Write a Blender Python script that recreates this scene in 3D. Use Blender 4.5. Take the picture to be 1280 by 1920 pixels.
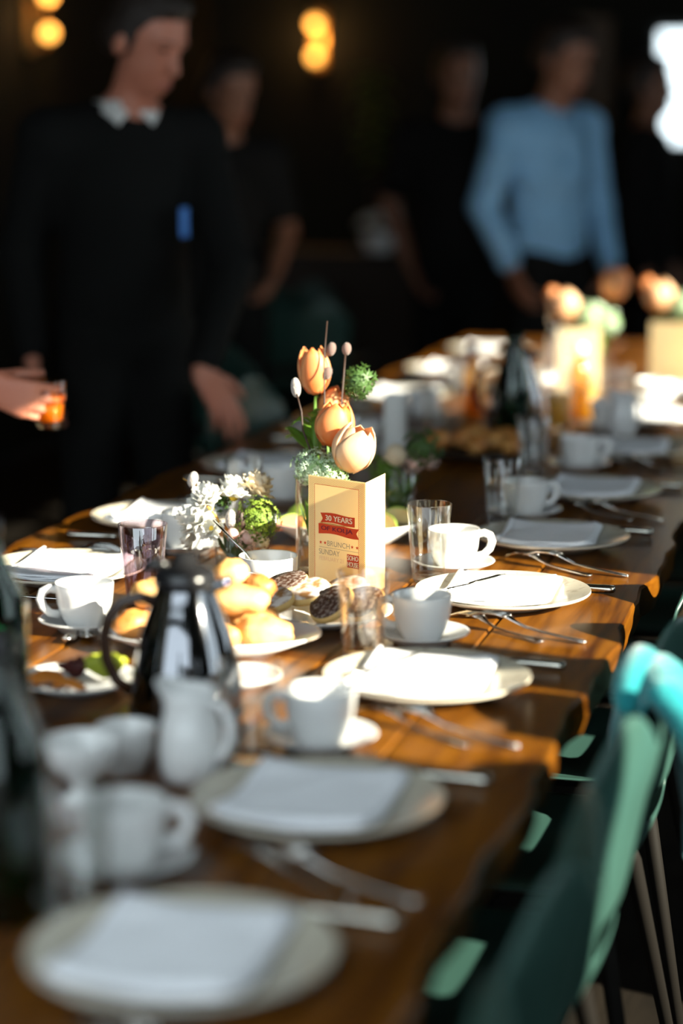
import bpy, math, random
import numpy as np
from mathutils import Vector, Matrix, Euler
PI = math.pi
R = math.radians
random.seed(7)
SC = bpy.context.scene
COL = SC.collection
for _o in list(bpy.data.objects):
    bpy.data.objects.remove(_o)

# ------------------------------------------------------------------ camera, sky, sun, exposure
# world frame: the long table runs along +Y, its centre line is x = 0, floor is z = 0
cam = bpy.data.cameras.new('camera')
cam.sensor_fit = 'VERTICAL'; cam.sensor_height = 36; cam.sensor_width = 24
cam.lens = 75.0
cam.dof.use_dof = True
cam.dof.focus_distance = 3.42
cam.dof.aperture_fstop = 1.3
cam.clip_start = 0.05
camo = bpy.data.objects.new('camera', cam); COL.objects.link(camo)
camo.location = (0.97, 0.0, 1.49)
camo.rotation_euler = (R(90) - math.atan(715 / 4000), 0, R(14.8))
SC.camera = camo

w = bpy.data.worlds.new('sky'); SC.world = w; w.use_nodes = True
bg = w.node_tree.nodes['Background']
bg.inputs[0].default_value = (0.80, 0.92, 1.0, 1); bg.inputs[1].default_value = 3.0

SUN_AZ = Vector((-0.958, 0.287, 0)); SUN_EL = R(24)
sun = bpy.data.lights.new('sun', 'SUN'); sun.energy = 26.0; sun.angle = R(0.53); sun.color = (1.0, 0.91, 0.74)
suno = bpy.data.objects.new('sun', sun); COL.objects.link(suno)
sd = Vector((SUN_AZ.x * math.cos(SUN_EL), SUN_AZ.y * math.cos(SUN_EL), -math.sin(SUN_EL)))
suno.rotation_euler = sd.to_track_quat('-Z', 'Y').to_euler(); suno.location = (6, 2, 5)

vs = SC.view_settings
vs.view_transform = 'Standard'; vs.look = 'None'; vs.exposure = 0.12; vs.gamma = 1.0; vs.use_curve_mapping = False
SC.cycles.use_denoising = True
SC.cycles.max_bounces = 10; SC.cycles.transparent_max_bounces = 24
SC.cycles.sample_clamp_indirect = 6.0

# ------------------------------------------------------------------ materials
def nt(name):
    m = bpy.data.materials.new(name); m.use_nodes = True
    n = m.node_tree; b = n.nodes['Principled BSDF']
    return m, n, b
def mat(name, c, rough=.5, metal=0, spec=.5, noise=None, bump=0, bscale=60, coat=0, emit=None, sheen=0, trans=None):
    """noise=(second colour, scale, contrast lo, hi)"""
    m, n, b = nt(name)
    b.inputs['Base Color'].default_value = (*c, 1); b.inputs['Roughness'].default_value = rough
    b.inputs['Metallic'].default_value = metal; b.inputs['Specular IOR Level'].default_value = spec
    b.inputs['Coat Weight'].default_value = coat; b.inputs['Sheen Weight'].default_value = sheen
    if emit:
        b.inputs['Emission Color'].default_value = (*emit[:3], 1); b.inputs['Emission Strength'].default_value = emit[3]
    tc = n.nodes.new('ShaderNodeTexCoord')
    if noise:
        c2, sc, lo, hi = noise
        t = n.nodes.new('ShaderNodeTexNoise'); t.inputs['Scale'].default_value = sc; t.inputs['Detail'].default_value = 5
        r = n.nodes.new('ShaderNodeValToRGB')
        r.color_ramp.elements[0].position = lo; r.color_ramp.elements[1].position = hi
        r.color_ramp.elements[0].color = (*c, 1); r.color_ramp.elements[1].color = (*c2, 1)
        n.links.new(tc.outputs['Object'], t.inputs['Vector']); n.links.new(t.outputs['Fac'], r.inputs[0])
        n.links.new(r.outputs[0], b.inputs['Base Color'])
    if bump:
        t2 = n.nodes.new('ShaderNodeTexNoise'); t2.inputs['Scale'].default_value = bscale; t2.inputs['Detail'].default_value = 4
        bp = n.nodes.new('ShaderNodeBump'); bp.inputs['Strength'].default_value = bump; bp.inputs['Distance'].default_value = .01 if bscale > 10 else .12
        n.links.new(tc.outputs['Object'], t2.inputs['Vector']); n.links.new(t2.outputs['Fac'], bp.inputs['Height'])
        n.links.new(bp.outputs[0], b.inputs['Normal'])
    if trans:
        tr = n.nodes.new('ShaderNodeBsdfTranslucent'); tr.inputs[0].default_value = (*trans[0], 1)
        mx = n.nodes.new('ShaderNodeMixShader'); mx.inputs[0].default_value = trans[1]
        out = n.nodes['Material Output']
        n.links.new(b.outputs[0], mx.inputs[1]); n.links.new(tr.outputs[0], mx.inputs[2]); n.links.new(mx.outputs[0], out.inputs[0])
    return m
def glass(name, tint=(1, 1, 1), refl=.12, rough=.02, body=0.0, bodycol=(0, 0, 0)):
    """thin clear glass: transparent with a Fresnel gloss on both faces"""
    m = bpy.data.materials.new(name); m.use_nodes = True; n = m.node_tree
    for x in list(n.nodes):
        if x.type == 'BSDF_PRINCIPLED': n.nodes.remove(x)
    out = n.nodes['Material Output']
    tr = n.nodes.new('ShaderNodeBsdfTransparent'); tr.inputs[0].default_value = (*tint, 1)
    gl = n.nodes.new('ShaderNodeBsdfGlossy'); gl.inputs['Roughness'].default_value = rough; gl.inputs['Color'].default_value = (1, 1, 1, 1)
    lw = n.nodes.new('ShaderNodeLayerWeight'); lw.inputs['Blend'].default_value = .35
    mr = n.nodes.new('ShaderNodeMapRange'); mr.inputs['To Min'].default_value = refl * .35; mr.inputs['To Max'].default_value = .85
    pw = n.nodes.new('ShaderNodeMath'); pw.operation = 'POWER'; pw.inputs[1].default_value = 2.2
    n.links.new(lw.outputs['Facing'], pw.inputs[0]); n.links.new(pw.outputs[0], mr.inputs['Value'])
    mx = n.nodes.new('ShaderNodeMixShader')
    n.links.new(mr.outputs[0], mx.inputs[0]); n.links.new(tr.outputs[0], mx.inputs[1]); n.links.new(gl.outputs[0], mx.inputs[2])
    n.links.new(mx.outputs[0], out.inputs[0])
    return m
def solid_glass(name, tint, thru=.62):
    m, n, b = nt(name)
    b.inputs['Base Color'].default_value = (*tint, 1); b.inputs['Roughness'].default_value = 0.0
    b.inputs['Transmission Weight'].default_value = 1; b.inputs['IOR'].default_value = 1.46
    tr = n.nodes.new('ShaderNodeBsdfTransparent'); tr.inputs[0].default_value = (*tint, 1)
    mx = n.nodes.new('ShaderNodeMixShader'); mx.inputs[0].default_value = thru
    n.links.new(b.outputs[0], mx.inputs[1]); n.links.new(tr.outputs[0], mx.inputs[2]); n.links.new(mx.outputs[0], n.nodes['Material Output'].inputs[0])
    return m
def wood(name, c1, c2, c3, rough=.3, sx=9, sy=.7, spec=.35):
    m, n, b = nt(name)
    tc = n.nodes.new('ShaderNodeTexCoord'); oi = n.nodes.new('ShaderNodeObjectInfo')
    ad = n.nodes.new('ShaderNodeVectorMath'); ad.operation = 'ADD'
    cb = n.nodes.new('ShaderNodeCombineXYZ'); ml = n.nodes.new('ShaderNodeMath'); ml.operation = 'MULTIPLY'; ml.inputs[1].default_value = 13
    n.links.new(oi.outputs['Random'], ml.inputs[0]); n.links.new(ml.outputs[0], cb.inputs[0]); n.links.new(ml.outputs[0], cb.inputs[1])
    n.links.new(tc.outputs['Object'], ad.inputs[0]); n.links.new(cb.outputs[0], ad.inputs[1])
    mp = n.nodes.new('ShaderNodeMapping'); mp.inputs['Scale'].default_value = (sx, sy, sx)
    n.links.new(ad.outputs[0], mp.inputs[0])
    t = n.nodes.new('ShaderNodeTexNoise'); t.inputs['Scale'].default_value = 3.2; t.inputs['Detail'].default_value = 9; t.inputs['Roughness'].default_value = .62; t.inputs['Distortion'].default_value = 1.1
    n.links.new(mp.outputs[0], t.inputs['Vector'])
    r = n.nodes.new('ShaderNodeValToRGB'); e = r.color_ramp.elements
    e[0].position = .33; e[0].color = (*c1, 1); e[1].position = .68; e[1].color = (*c3, 1)
    k = e.new(.5); k.color = (*c2, 1)
    n.links.new(t.outputs['Fac'], r.inputs[0]); n.links.new(r.outputs[0], b.inputs['Base Color'])
    b.inputs['Roughness'].default_value = rough; b.inputs['Specular IOR Level'].default_value = spec
    bp = n.nodes.new('ShaderNodeBump'); bp.inputs['Strength'].default_value = .12; bp.inputs['Distance'].default_value = .004
    n.links.new(t.outputs['Fac'], bp.inputs['Height']); n.links.new(bp.outputs[0], b.inputs['Normal'])
    return m

M = {}
M['wood'] = wood('oiled_wood', (.036, .009, .001), (.120, .040, .0022), (.18, .066, .0045), spec=.22)
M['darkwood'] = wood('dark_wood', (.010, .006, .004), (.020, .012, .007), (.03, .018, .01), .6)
M['china'] = mat('white_china', (.74, .74, .73), .12, coat=.4)
M['stoneware'] = mat('speckled_stoneware', (.50, .46, .37), .25, noise=((.30, .26, .20), 55, .55, .75), coat=.2)
M['stonerim'] = mat('stoneware_rim', (.56, .50, .40), .3)
M['linen'] = mat('white_linen', (.80, .81, .84), .85, spec=.15, bump=.12, bscale=240)
M['steel'] = mat('polished_steel', (.74, .72, .68), .14, 1)
M['knife_handle'] = mat('brushed_knife_handle', (.50, .48, .42), .22, 1)
M['chrome'] = mat('dark_chrome', (.20, .205, .22), .07, 1)
M['blackplastic'] = mat('black_plastic', (.012, .012, .013), .22)
M['handle'] = mat('brown_black_handle', (.035, .014, .006), .12)
M['glass'] = glass('clear_glass')
M['crystal'] = glass('tumbler_glass', (.985, .99, .985), .16)
M['violetreflection'] = glass('reflection_tinted_glass', (.84, .77, .81), .5)  # violet tint stands in for dark violet-grey reflections
M['base'] = solid_glass('glass_base', (.96, .97, .96), .3)
M['amber'] = glass('amber_tinted_glass', (.95, .80, .58), .12)
M['blush'] = glass('refraction_tinted_glass', (.97, .92, .86), .34)  # clear glass; the warm tint stands in for refracted background
M['greenglass'] = glass('dark_green_glass', (.20, .38, .30), .14)
M['water'] = glass('water', (.93, .97, .96), .1)
M['paper'] = mat('cream_card', (.86, .76, .54), .8, spec=.1, trans=((.98, .84, .52), .55))
M['stripe'] = mat('print_stripe', (.50, .36, .20), .8, spec=.1, trans=((.8, .6, .36), .3))
M['red'] = mat('print_red', (.56, .055, .018), .8, spec=.1)
M['navy'] = mat('print_dark', (.17, .025, .04), .8, spec=.1)
M['grey'] = mat('print_grey', (.34, .30, .22), .8, spec=.1)
M['cream'] = mat('print_cream', (.86, .70, .48), .8, spec=.1)
M['tan'] = mat('print_tan', (.50, .30, .10), .8, spec=.1)
M['pale'] = mat('print_pale', (.78, .58, .38), .8, spec=.1)
M['teal'] = mat('teal_shell', (.026, .066, .055), .36, spec=.35)
M['leg'] = mat('dark_leg', (.006, .005, .004), .7, spec=.1)
M['coat'] = mat('turquoise_wool', (.012, .20, .22), .9, spec=.1, bump=.3, bscale=90, sheen=.3)
M['lining'] = mat('pale_mint_lining', (.33, .46, .38), .7, spec=.2, bump=.2, bscale=40, noise=((.24, .36, .29), 18, .4, .65))
M['gold'] = mat('gold_trim', (.75, .42, .12), .3, 1)
M['tulip'] = None
M['stem'] = mat('green_stem', (.10, .20, .035), .5)
M['leaf'] = mat('leaf_green', (.13, .26, .03), .5, trans=((.35, .5, .06), .35))
M['darkleaf'] = mat('dark_leaf', (.06, .13, .03), .5, trans=((.14, .26, .05), .25))
M['florets'] = mat('white_green_florets', (.66, .80, .62), .7, noise=((.30, .55, .20), 60, .45, .62), trans=((.7, .9, .6), .25))
M['floretgreen'] = mat('green_florets', (.19, .28, .025), .7, noise=((.09, .16, .012), 50, .4, .65))
M['whitepetal'] = mat('white_petal', (.80, .80, .76), .7, trans=((.9, .9, .82), .3))
M['creampetal'] = mat('cream_petal', (.82, .72, .54), .7, trans=((.9, .75, .5), .3))
M['pinkpetal'] = mat('pale_pink_petal', (.80, .58, .52), .7, trans=((.9, .6, .5), .3))
M['yellow'] = mat('yellow_centre', (.80, .55, .04), .7)
M['budbrown'] = mat('brown_bud', (.16, .10, .085), .9, sheen=.3)
M['catkin'] = mat('silver_catkin', (.34, .30, .28), .95, sheen=.6, bump=.5, bscale=300)
M['twig'] = mat('dark_twig', (.035, .016, .010), .6)
M['orangetwig'] = mat('ochre_twig', (.52, .26, .03), .6)
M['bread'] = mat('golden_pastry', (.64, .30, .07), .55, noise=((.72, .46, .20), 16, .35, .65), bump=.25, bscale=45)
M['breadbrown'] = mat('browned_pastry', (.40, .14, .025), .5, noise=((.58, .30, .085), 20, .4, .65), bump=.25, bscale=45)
M['pancake'] = mat('browned_pancake_face', (.060, .020, .008), .6, noise=((.40, .34, .30), 190, .46, .75), bump=.1)
M['pancakepale'] = mat('sugared_pancake_face', (.36, .17, .055), .7, noise=((.80, .74, .68), 60, .40, .60), bump=.1)
M['batter'] = mat('yellow_pancake_side', (.74, .50, .18), .7)
M['melon'] = mat('orange_melon', (.80, .34, .07), .4, noise=((.85, .52, .16), 25, .4, .6))
M['palemelon'] = mat('pale_melon', (.82, .68, .30), .4, noise=((.82, .48, .15), 22, .45, .65))
M['rind'] = mat('green_rind', (.36, .52, .07), .5)
M['papaya'] = mat('coral_fruit', (.78, .22, .09), .4)
M['lettuce'] = mat('lettuce', (.50, .56, .05), .5, trans=((.6, .65, .1), .35))
M['beet'] = mat('dark_red_leaf', (.09, .016, .014), .5)
M['salmon'] = mat('orange_slice', (.80, .27, .035), .45)
M['coffee'] = mat('dark_coffee', (.030, .010, .006), .08)
M['syrup'] = mat('amber_drink', (.62, .30, .02), .1, trans=((.95, .55, .08), .5))
M['juice'] = mat('orange_juice', (.90, .50, .05), .2, trans=((.95, .6, .1), .4))
M['skin'] = mat('skin', (.50, .17, .10), .5, noise=((.56, .22, .14), 9, .35, .65))
M['skindark'] = mat('tanned_skin', (.24, .10, .055), .5)
M['black'] = mat('black_cloth', (.006, .006, .0055), .85, spec=.15)
M['navycloth'] = mat('dark_navy_cloth', (.007, .009, .011), .85, spec=.15)
M['darkshirt'] = mat('charcoal_cloth', (.008, .0075, .007), .85, spec=.15)
M['blueshirt'] = mat('blue_chambray', (.25, .50, .76), .8, spec=.15, bump=1.0, bscale=6)
M['whitecloth'] = mat('white_cotton', (.75, .75, .72), .8)
M['hair'] = mat('dark_hair', (.018, .010, .006), .5, bump=.6, bscale=120)
M['eye'] = mat('eye', (.03, .02, .015), .2)
M['lips'] = mat('lips', (.36, .10, .07), .5)
M['bluebadge'] = mat('blue_badge', (.03, .20, .62), .5)
M['wall'] = mat('dark_wall', (.020, .019, .013), .9, noise=((.014, .013, .010), 2, .3, .7), spec=.1)
M['floor'] = wood('floor_boards', (.006, .005, .004), (.010, .008, .006), (.014, .011, .008), .8, 5, .5, .05)
M['frame'] = mat('black_window_frame', (.02, .02, .02), .5)
M['pane'] = glass('window_pane', (.97, .98, .97), .1)
M['brass'] = mat('aged_brass', (.45, .25, .07), .35, 1)
M['bulb'] = mat('amber_bulb', (1, .6, .2), .4, emit=(1.0, .43, .07, 4.5))
M['brownpanel'] = wood('brown_panel', (.05, .024, .008), (.09, .045, .014), (.12, .06, .02), .5, 4, 4)
M['browncurtain'] = mat('brown_curtain', (.055, .030, .014), .9)

def tulip_mat():
    m, n, b = nt('peach_tulip')
    at = n.nodes.new('ShaderNodeAttribute'); at.attribute_name = 'petal'
    r = n.nodes.new('ShaderNodeValToRGB'); e = r.color_ramp.elements
    e[0].position = 0; e[0].color = (.86, .62, .40, 1); e[1].position = 1; e[1].color = (.80, .20, .035, 1)
    k = e.new(.5); k.color = (.84, .42, .18, 1)
    tc = n.nodes.new('ShaderNodeTexCoord')
    t = n.nodes.new('ShaderNodeTexNoise'); t.inputs['Scale'].default_value = 34; t.inputs['Detail'].default_value = 3
    mp = n.nodes.new('ShaderNodeMapping'); mp.inputs['Scale'].default_value = (1, 1, .18)
    n.links.new(tc.outputs['Object'], mp.inputs[0]); n.links.new(mp.outputs[0], t.inputs['Vector'])
    a = n.nodes.new('ShaderNodeMath'); a.operation = 'MULTIPLY_ADD'; a.inputs[1].default_value = .7; a.inputs[2].default_value = -.35
    s = n.nodes.new('ShaderNodeMath'); s.operation = 'ADD'
    n.links.new(t.outputs['Fac'], a.inputs[0]); n.links.new(a.outputs[0], s.inputs[0]); n.links.new(at.outputs['Fac'], s.inputs[1])
    n.links.new(s.outputs[0], r.inputs[0]); n.links.new(r.outputs[0], b.inputs['Base Color'])
    b.inputs['Roughness'].default_value = .5
    tr = n.nodes.new('ShaderNodeBsdfTranslucent'); n.links.new(r.outputs[0], tr.inputs[0])
    mx = n.nodes.new('ShaderNodeMixShader'); mx.inputs[0].default_value = .35
    n.links.new(b.outputs[0], mx.inputs[1]); n.links.new(tr.outputs[0], mx.inputs[2]); n.links.new(mx.outputs[0], n.nodes['Material Output'].inputs[0])
    return m
M['tulip'] = tulip_mat()

# ------------------------------------------------------------------ mesh helpers
class MB:
    def __init__(s): s.v = []; s.f = []; s.a = []
    def add(s, v, f, a=None):
        o = len(s.v); s.v += [tuple(p) for p in v]; s.f += [tuple(i + o for i in q) for q in f]
        s.a += list(a) if a is not None else [0.0] * len(v)
        return s
    def box(s, c, d, rz=0, bev=0.0):
        x, y, z = d[0] / 2, d[1] / 2, d[2] / 2; b = min(bev, x, y, z)
        cs, sn = math.cos(rz), math.sin(rz)
        def P(px, py, pz): return (c[0] + cs * px - sn * py, c[1] + sn * px + cs * py, c[2] + pz)
        if b <= 0:
            v = [P(i * x, j * y, k * z) for k in (-1, 1) for j in (-1, 1) for i in (-1, 1)]
            return s.add(v, [(0, 2, 3, 1), (4, 5, 7, 6), (0, 1, 5, 4), (2, 6, 7, 3), (0, 4, 6, 2), (1, 3, 7, 5)])
        rings = []
        for zz, ins in ((-z, b), (-z + b, 0), (z - b, 0), (z, b)):
            X, Y = x - ins, y - ins
            ring = [(X - b, -Y), (X, -Y + b), (X, Y - b), (X - b, Y), (-X + b, Y), (-X, Y - b), (-X, -Y + b), (-X + b, -Y)]
            rings.append([P(a, q, zz) for a, q in ring])
        return s.rings(rings, True, True)
    def rings(s, rr, cap0=False, cap1=False, closed=True):
        n = len(rr[0]); v = [p for r in rr for p in r]; f = []
        for i in range(len(rr) - 1):
            for j in range(n if closed else n - 1):
                a, b = i * n + j, i * n + (j + 1) % n
                f.append((a, b, b + n, a + n))
        if cap0: f.append(tuple(range(n - 1, -1, -1)))
        if cap1: f.append(tuple((len(rr) - 1) * n + j for j in range(n)))
        return s.add(v, f)
    def lathe(s, prof, n=32, c=(0, 0, 0), sx=1.0, sy=1.0):
        rr = [[(c[0] + r * sx * math.cos(2 * PI * j / n), c[1] + r * sy * math.sin(2 * PI * j / n), c[2] + z) for j in range(n)] for r, z in [(max(r, 1e-5), z) for r, z in prof]]
        return s.rings(rr)
    def tube(s, pts, rad, n=8, caps=True, flat=1.0):
        pts = [Vector(p) for p in pts]
        if not isinstance(rad, (list, tuple)): rad = [rad] * len(pts)
        t0 = (pts[1] - pts[0]).normalized()
        up = Vector((0, 0, 1)) if abs(t0.z) < .9 else Vector((0, 1, 0))
        x = t0.cross(up).normalized(); rr = []
        for i, p in enumerate(pts):
            t = (pts[min(i + 1, len(pts) - 1)] - pts[max(i - 1, 0)]).normalized()
            x = (x - t * x.dot(t)).normalized(); y = t.cross(x)
            rr.append([tuple(p + x * math.cos(2 * PI * j / n) * rad[i] + y * math.sin(2 * PI * j / n) * rad[i] * flat) for j in range(n)])
        return s.rings(rr, caps, caps)
    def blob(s, c, r, nu=12, nv=8, rot=None, fn=None):
        v = []; f = []
        m = rot or Matrix.Identity(3)
        for i in range(nv + 1):
            th = PI * i / nv
            for j in range(nu):
                ph = 2 * PI * j / nu
                d = Vector((math.sin(th) * math.cos(ph), math.sin(th) * math.sin(ph), math.cos(th)))
                k = fn(d) if fn else 1.0
                p = m @ Vector((d.x * r[0] * k, d.y * r[1] * k, d.z * r[2] * k))
                v.append((c[0] + p.x, c[1] + p.y, c[2] + p.z))
        for i in range(nv):
            for j in range(nu):
                a, b = i * nu + j, i * nu + (j + 1) % nu
                f.append((a, a + nu, b + nu, b))
        return s.add(v, f)
    def grid(s, fn, nu, nv, attr=None):
        v = []; a = []
        for i in range(nu + 1):
            for j in range(nv + 1):
                v.append(tuple(fn(i / nu, j / nv))); a.append(attr(i / nu, j / nv) if attr else 0.0)
        f = [(i * (nv + 1) + j, (i + 1) * (nv + 1) + j, (i + 1) * (nv + 1) + j + 1, i * (nv + 1) + j + 1) for i in range(nu) for j in range(nv)]
        return s.add(v, f, a)
    def build(s, name, m, parent=None, loc=None, smooth=True, attr=False, solid=0, sub=0):
        me = bpy.data.meshes.new(name); me.from_pydata(s.v, [], s.f); me.validate(); me.update()
        if smooth:
            me.polygons.foreach_set('use_smooth', [True] * len(me.polygons))
            if smooth == 'angle': me.set_sharp_from_angle(angle=R(38))
        if attr:
            la = me.attributes.new('petal', 'FLOAT', 'POINT'); la.data.foreach_set('value', s.a)
        if m: me.materials.append(m)
        o = bpy.data.objects.new(name, me); COL.objects.link(o)
        if parent: o.parent = parent
        if loc: o.location = loc
        if solid:
            q = o.modifiers.new('solid', 'SOLIDIFY'); q.thickness = solid; q.offset = 0
        if sub:
            q = o.modifiers.new('sub', 'SUBSURF'); q.levels = sub; q.render_levels = sub
        return o
def tag(o, label=None, cat=None, group=None, kind=None):
    if label: o['label'] = label
    if cat: o['category'] = cat
    if group: o['group'] = group
    if kind: o['kind'] = kind
    return o
def empty(name, loc=(0, 0, 0), rz=0, label=None, cat=None, group=None):
    o = bpy.data.objects.new(name, None); COL.objects.link(o); o.location = loc; o.rotation_euler = (0, 0, rz); o.empty_display_size = .05
    return tag(o, label, cat, group)
KIDS = {}
def copy_tree(o, parent=None):
    c = o.copy(); COL.objects.link(c)
    if parent is not None: c.parent = parent
    for ch in list(o.children): copy_tree(ch, c)
    return c
PROTO = {}
def put(kind, loc, rz, label, group=None):
    """first call uses the prototype itself, later calls copies of it"""
    p, used = PROTO[kind]
    o = copy_tree(p) if used else p
    PROTO[kind] = (p, True)
    o.location = loc; o.rotation_euler = (0, 0, rz)
    o['label'] = label
    if group: o['group'] = group
    return o
def rot3(x, y, z): return Euler((x, y, z)).to_matrix()
TZ = 0.75

# ------------------------------------------------------------------ the room
def struct(name, mb, m, parent=None, **k):
    o = mb.build(name, m, parent, smooth=False, **k)
    if parent is None: o['kind'] = 'structure'
    return o
XR, YF, XL = 2.6, 12.1, -3.0
fl = struct('floor', MB().box((-.2, 4.8, -.06), (5.7, 14.7, .1)), M['darkwood'])
k = 0
for i in range(26):
    x = XL + .1 + i * .215
    MB().box((0, 0, 0), (.209, 14.6, .02), bev=.002).build('floor_board', M['floor'], fl, (x + .02, 4.8, -.01), smooth=False)
# ceiling; its glazed rooflight is added, unseen, to brighten the near table end
SK = (-2.6, .9, -2.3, 1.2)
mb = MB(); mb.box((-.2, (SK[3] + 12.15) / 2, 3.16), (5.7, 12.15 - SK[3], .12)); mb.box((-.2, (SK[2] - 2.55) / 2, 3.16), (5.7, SK[2] + 2.55, .12))
mb.box(((XL - .05 + SK[0]) / 2, (SK[2] + SK[3]) / 2, 3.16), (SK[0] - XL + .05, SK[3] - SK[2], .12)); mb.box(((SK[1] + 2.65) / 2, (SK[2] + SK[3]) / 2, 3.16), (2.65 - SK[1], SK[3] - SK[2], .12))
struct('ceiling', mb, M['wall'])
wf = MB()
for q in range(5): wf.box((SK[0] + (SK[1] - SK[0]) * q / 4, (SK[2] + SK[3]) / 2, 3.16), (.04, SK[3] - SK[2], .05))
so_ = struct('window_4', wf, M['frame'])
for q in range(4): MB().box((SK[0] + (SK[1] - SK[0]) * (q + .5) / 4, (SK[2] + SK[3]) / 2, 3.16), ((SK[1] - SK[0]) / 4 - .04, SK[3] - SK[2], .006)).build('pane', M['pane'], so_, smooth=False)
struct('wall_left', MB().box((XL - .06, 4.8, 1.55), (.12, 14.7, 3.1)), M['wall'])
# right wall: piers and lintel leave three tall windows open to the sun
WINS = [(1.65, 2.99), (4.60, 6.94)]
ZS, HEADS = .85, [2.58, 2.38, 2.6]
mb = MB(); y = -2.5
for (a, b), ZH in zip(WINS + [(12.2, 12.2)], HEADS):
    if a - y > .02: mb.box((XR + .08, (y + a) / 2, 1.55), (.16, a - y, 3.1))
    if b > a:
        mb.box((XR + .08, (a + b) / 2, ZS / 2), (.16, b - a, ZS)); mb.box((XR + .08, (a + b) / 2, (ZH + 3.1) / 2), (.16, b - a, 3.1 - ZH))
    y = b
struct('wall_right', mb, M['wall'])
MULL = {0: (2.21,), 1: (5.26, 6.46)}
for i, (a, b) in enumerate(WINS):
    wf = MB(); ZH = HEADS[i]
    for yy in (a + .03, b - .03): wf.box((XR + .08, yy, (ZS + ZH) / 2), (.06, .06, ZH - ZS))
    for zz in (ZS + .03, ZH - .03): wf.box((XR + .08, (a + b) / 2, zz), (.06, b - a - .12, .06))
    for mm in MULL[i]: wf.box((XR + .08, mm, (ZS + ZH) / 2), (.07, .165 if i == 0 else .06, ZH - ZS - .12))
    wo = struct('window_%d' % (i + 1), wf, M['frame'])
    cuts = [a + .03] + list(MULL[i]) + [b - .03]
    for p, q in zip(cuts, cuts[1:]):
        MB().box((XR + .08, (p + q) / 2, (ZS + ZH) / 2), (.004, q - p - .05, ZH - ZS - .1)).build('pane', M['pane'], wo, smooth=False)
# far wall with a tall bright window on the right
wx0, wx1, wz0, wz1 = -.46, 1.0, 1.38, 2.07
mb = MB()
mb.box(((XL + wx0) / 2, YF + .06, 1.55), (wx0 - XL, .12, 3.1)); mb.box(((wx1 + XR) / 2, YF + .06, 1.55), (XR - wx1, .12, 3.1))
mb.box(((wx0 + wx1) / 2, YF + .06, wz0 / 2), (wx1 - wx0, .12, wz0)); mb.box(((wx0 + wx1) / 2, YF + .06, (wz1 + 3.1) / 2), (wx1 - wx0, .12, 3.1 - wz1))
struct('wall_far', mb, M['wall'])
wf = MB()
for xx in (wx0 + .02, wx1 - .02, (wx0 + wx1) / 2 + .2): wf.box((xx, YF + .06, (wz0 + wz1) / 2), (.04, .05, wz1 - wz0))
for zz in (wz0 + .02, wz1 - .02): wf.box(((wx0 + wx1) / 2, YF + .06, zz), (wx1 - wx0 - .08, .05, .04))
wo = struct('window_3', wf, M['frame'])
MB().box(((wx0 + wx1) / 2, YF + .06, (wz0 + wz1) / 2), (wx1 - wx0 - .06, .004, wz1 - wz0 - .06)).build('pane', M['pane'], wo, smooth=False)

# ------------------------------------------------------------------ the long table
W2 = .58
tb = empty('dining_table', (0, 4.3, 0), 0, 'long oiled wooden dining table of broad planks, laid for brunch', 'table')
nw = 6; pw = 2 * W2 / nw; Y0, Y1 = .95 - 4.3, 7.65 - 4.3
for i in range(nw):
    xc = -W2 + pw * (i + .5)
    m_ = MB(); ny = 134; rr = []
    for j in range(ny + 1):
        yy = Y0 + (Y1 - Y0) * j / ny
        e = 0
        if i in (0, nw - 1):
            e = .006 * math.sin(yy * 9.1 + 1) + .004 * math.sin(yy * 23.7) + .003 * math.sin(yy * 41 + 2)
        x0 = -pw / 2 + .0007 + (-e if i == 0 else 0); x1 = pw / 2 - .0007 + (e if i == nw - 1 else 0)
        T, B, b = TZ, TZ - .055, .004
        rr.append([(x0 + b, yy, T), (x1 - b, yy, T), (x1, yy, T - b), (x1 + (.003 if i == nw - 1 else 0) * math.sin(yy * 31), yy, T - .03), (x1 - (.006 if i == nw - 1 else 0), yy, B), (x0, yy, B), (x0, yy, T - b)])
    m_.rings(rr, True, True)
    m_.build('plank', M['wood'], tb, (xc, 0, 0), smooth='angle')
for yy in (-2.6, .3, 3.0):
    MB().box((0, yy, .09), (.46, .12, .08), bev=.01).build('foot', M['darkwood'], tb, smooth=False)
    for xx in (-.14, .14): MB().box((xx, yy, .38), (.09, .09, .52), bev=.008).build('leg', M['darkwood'], tb, smooth=False)
    MB().box((0, yy, .668), (1.0, .1, .054), bev=.006).build('crossbar', M['darkwood'], tb, smooth=False)

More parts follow.
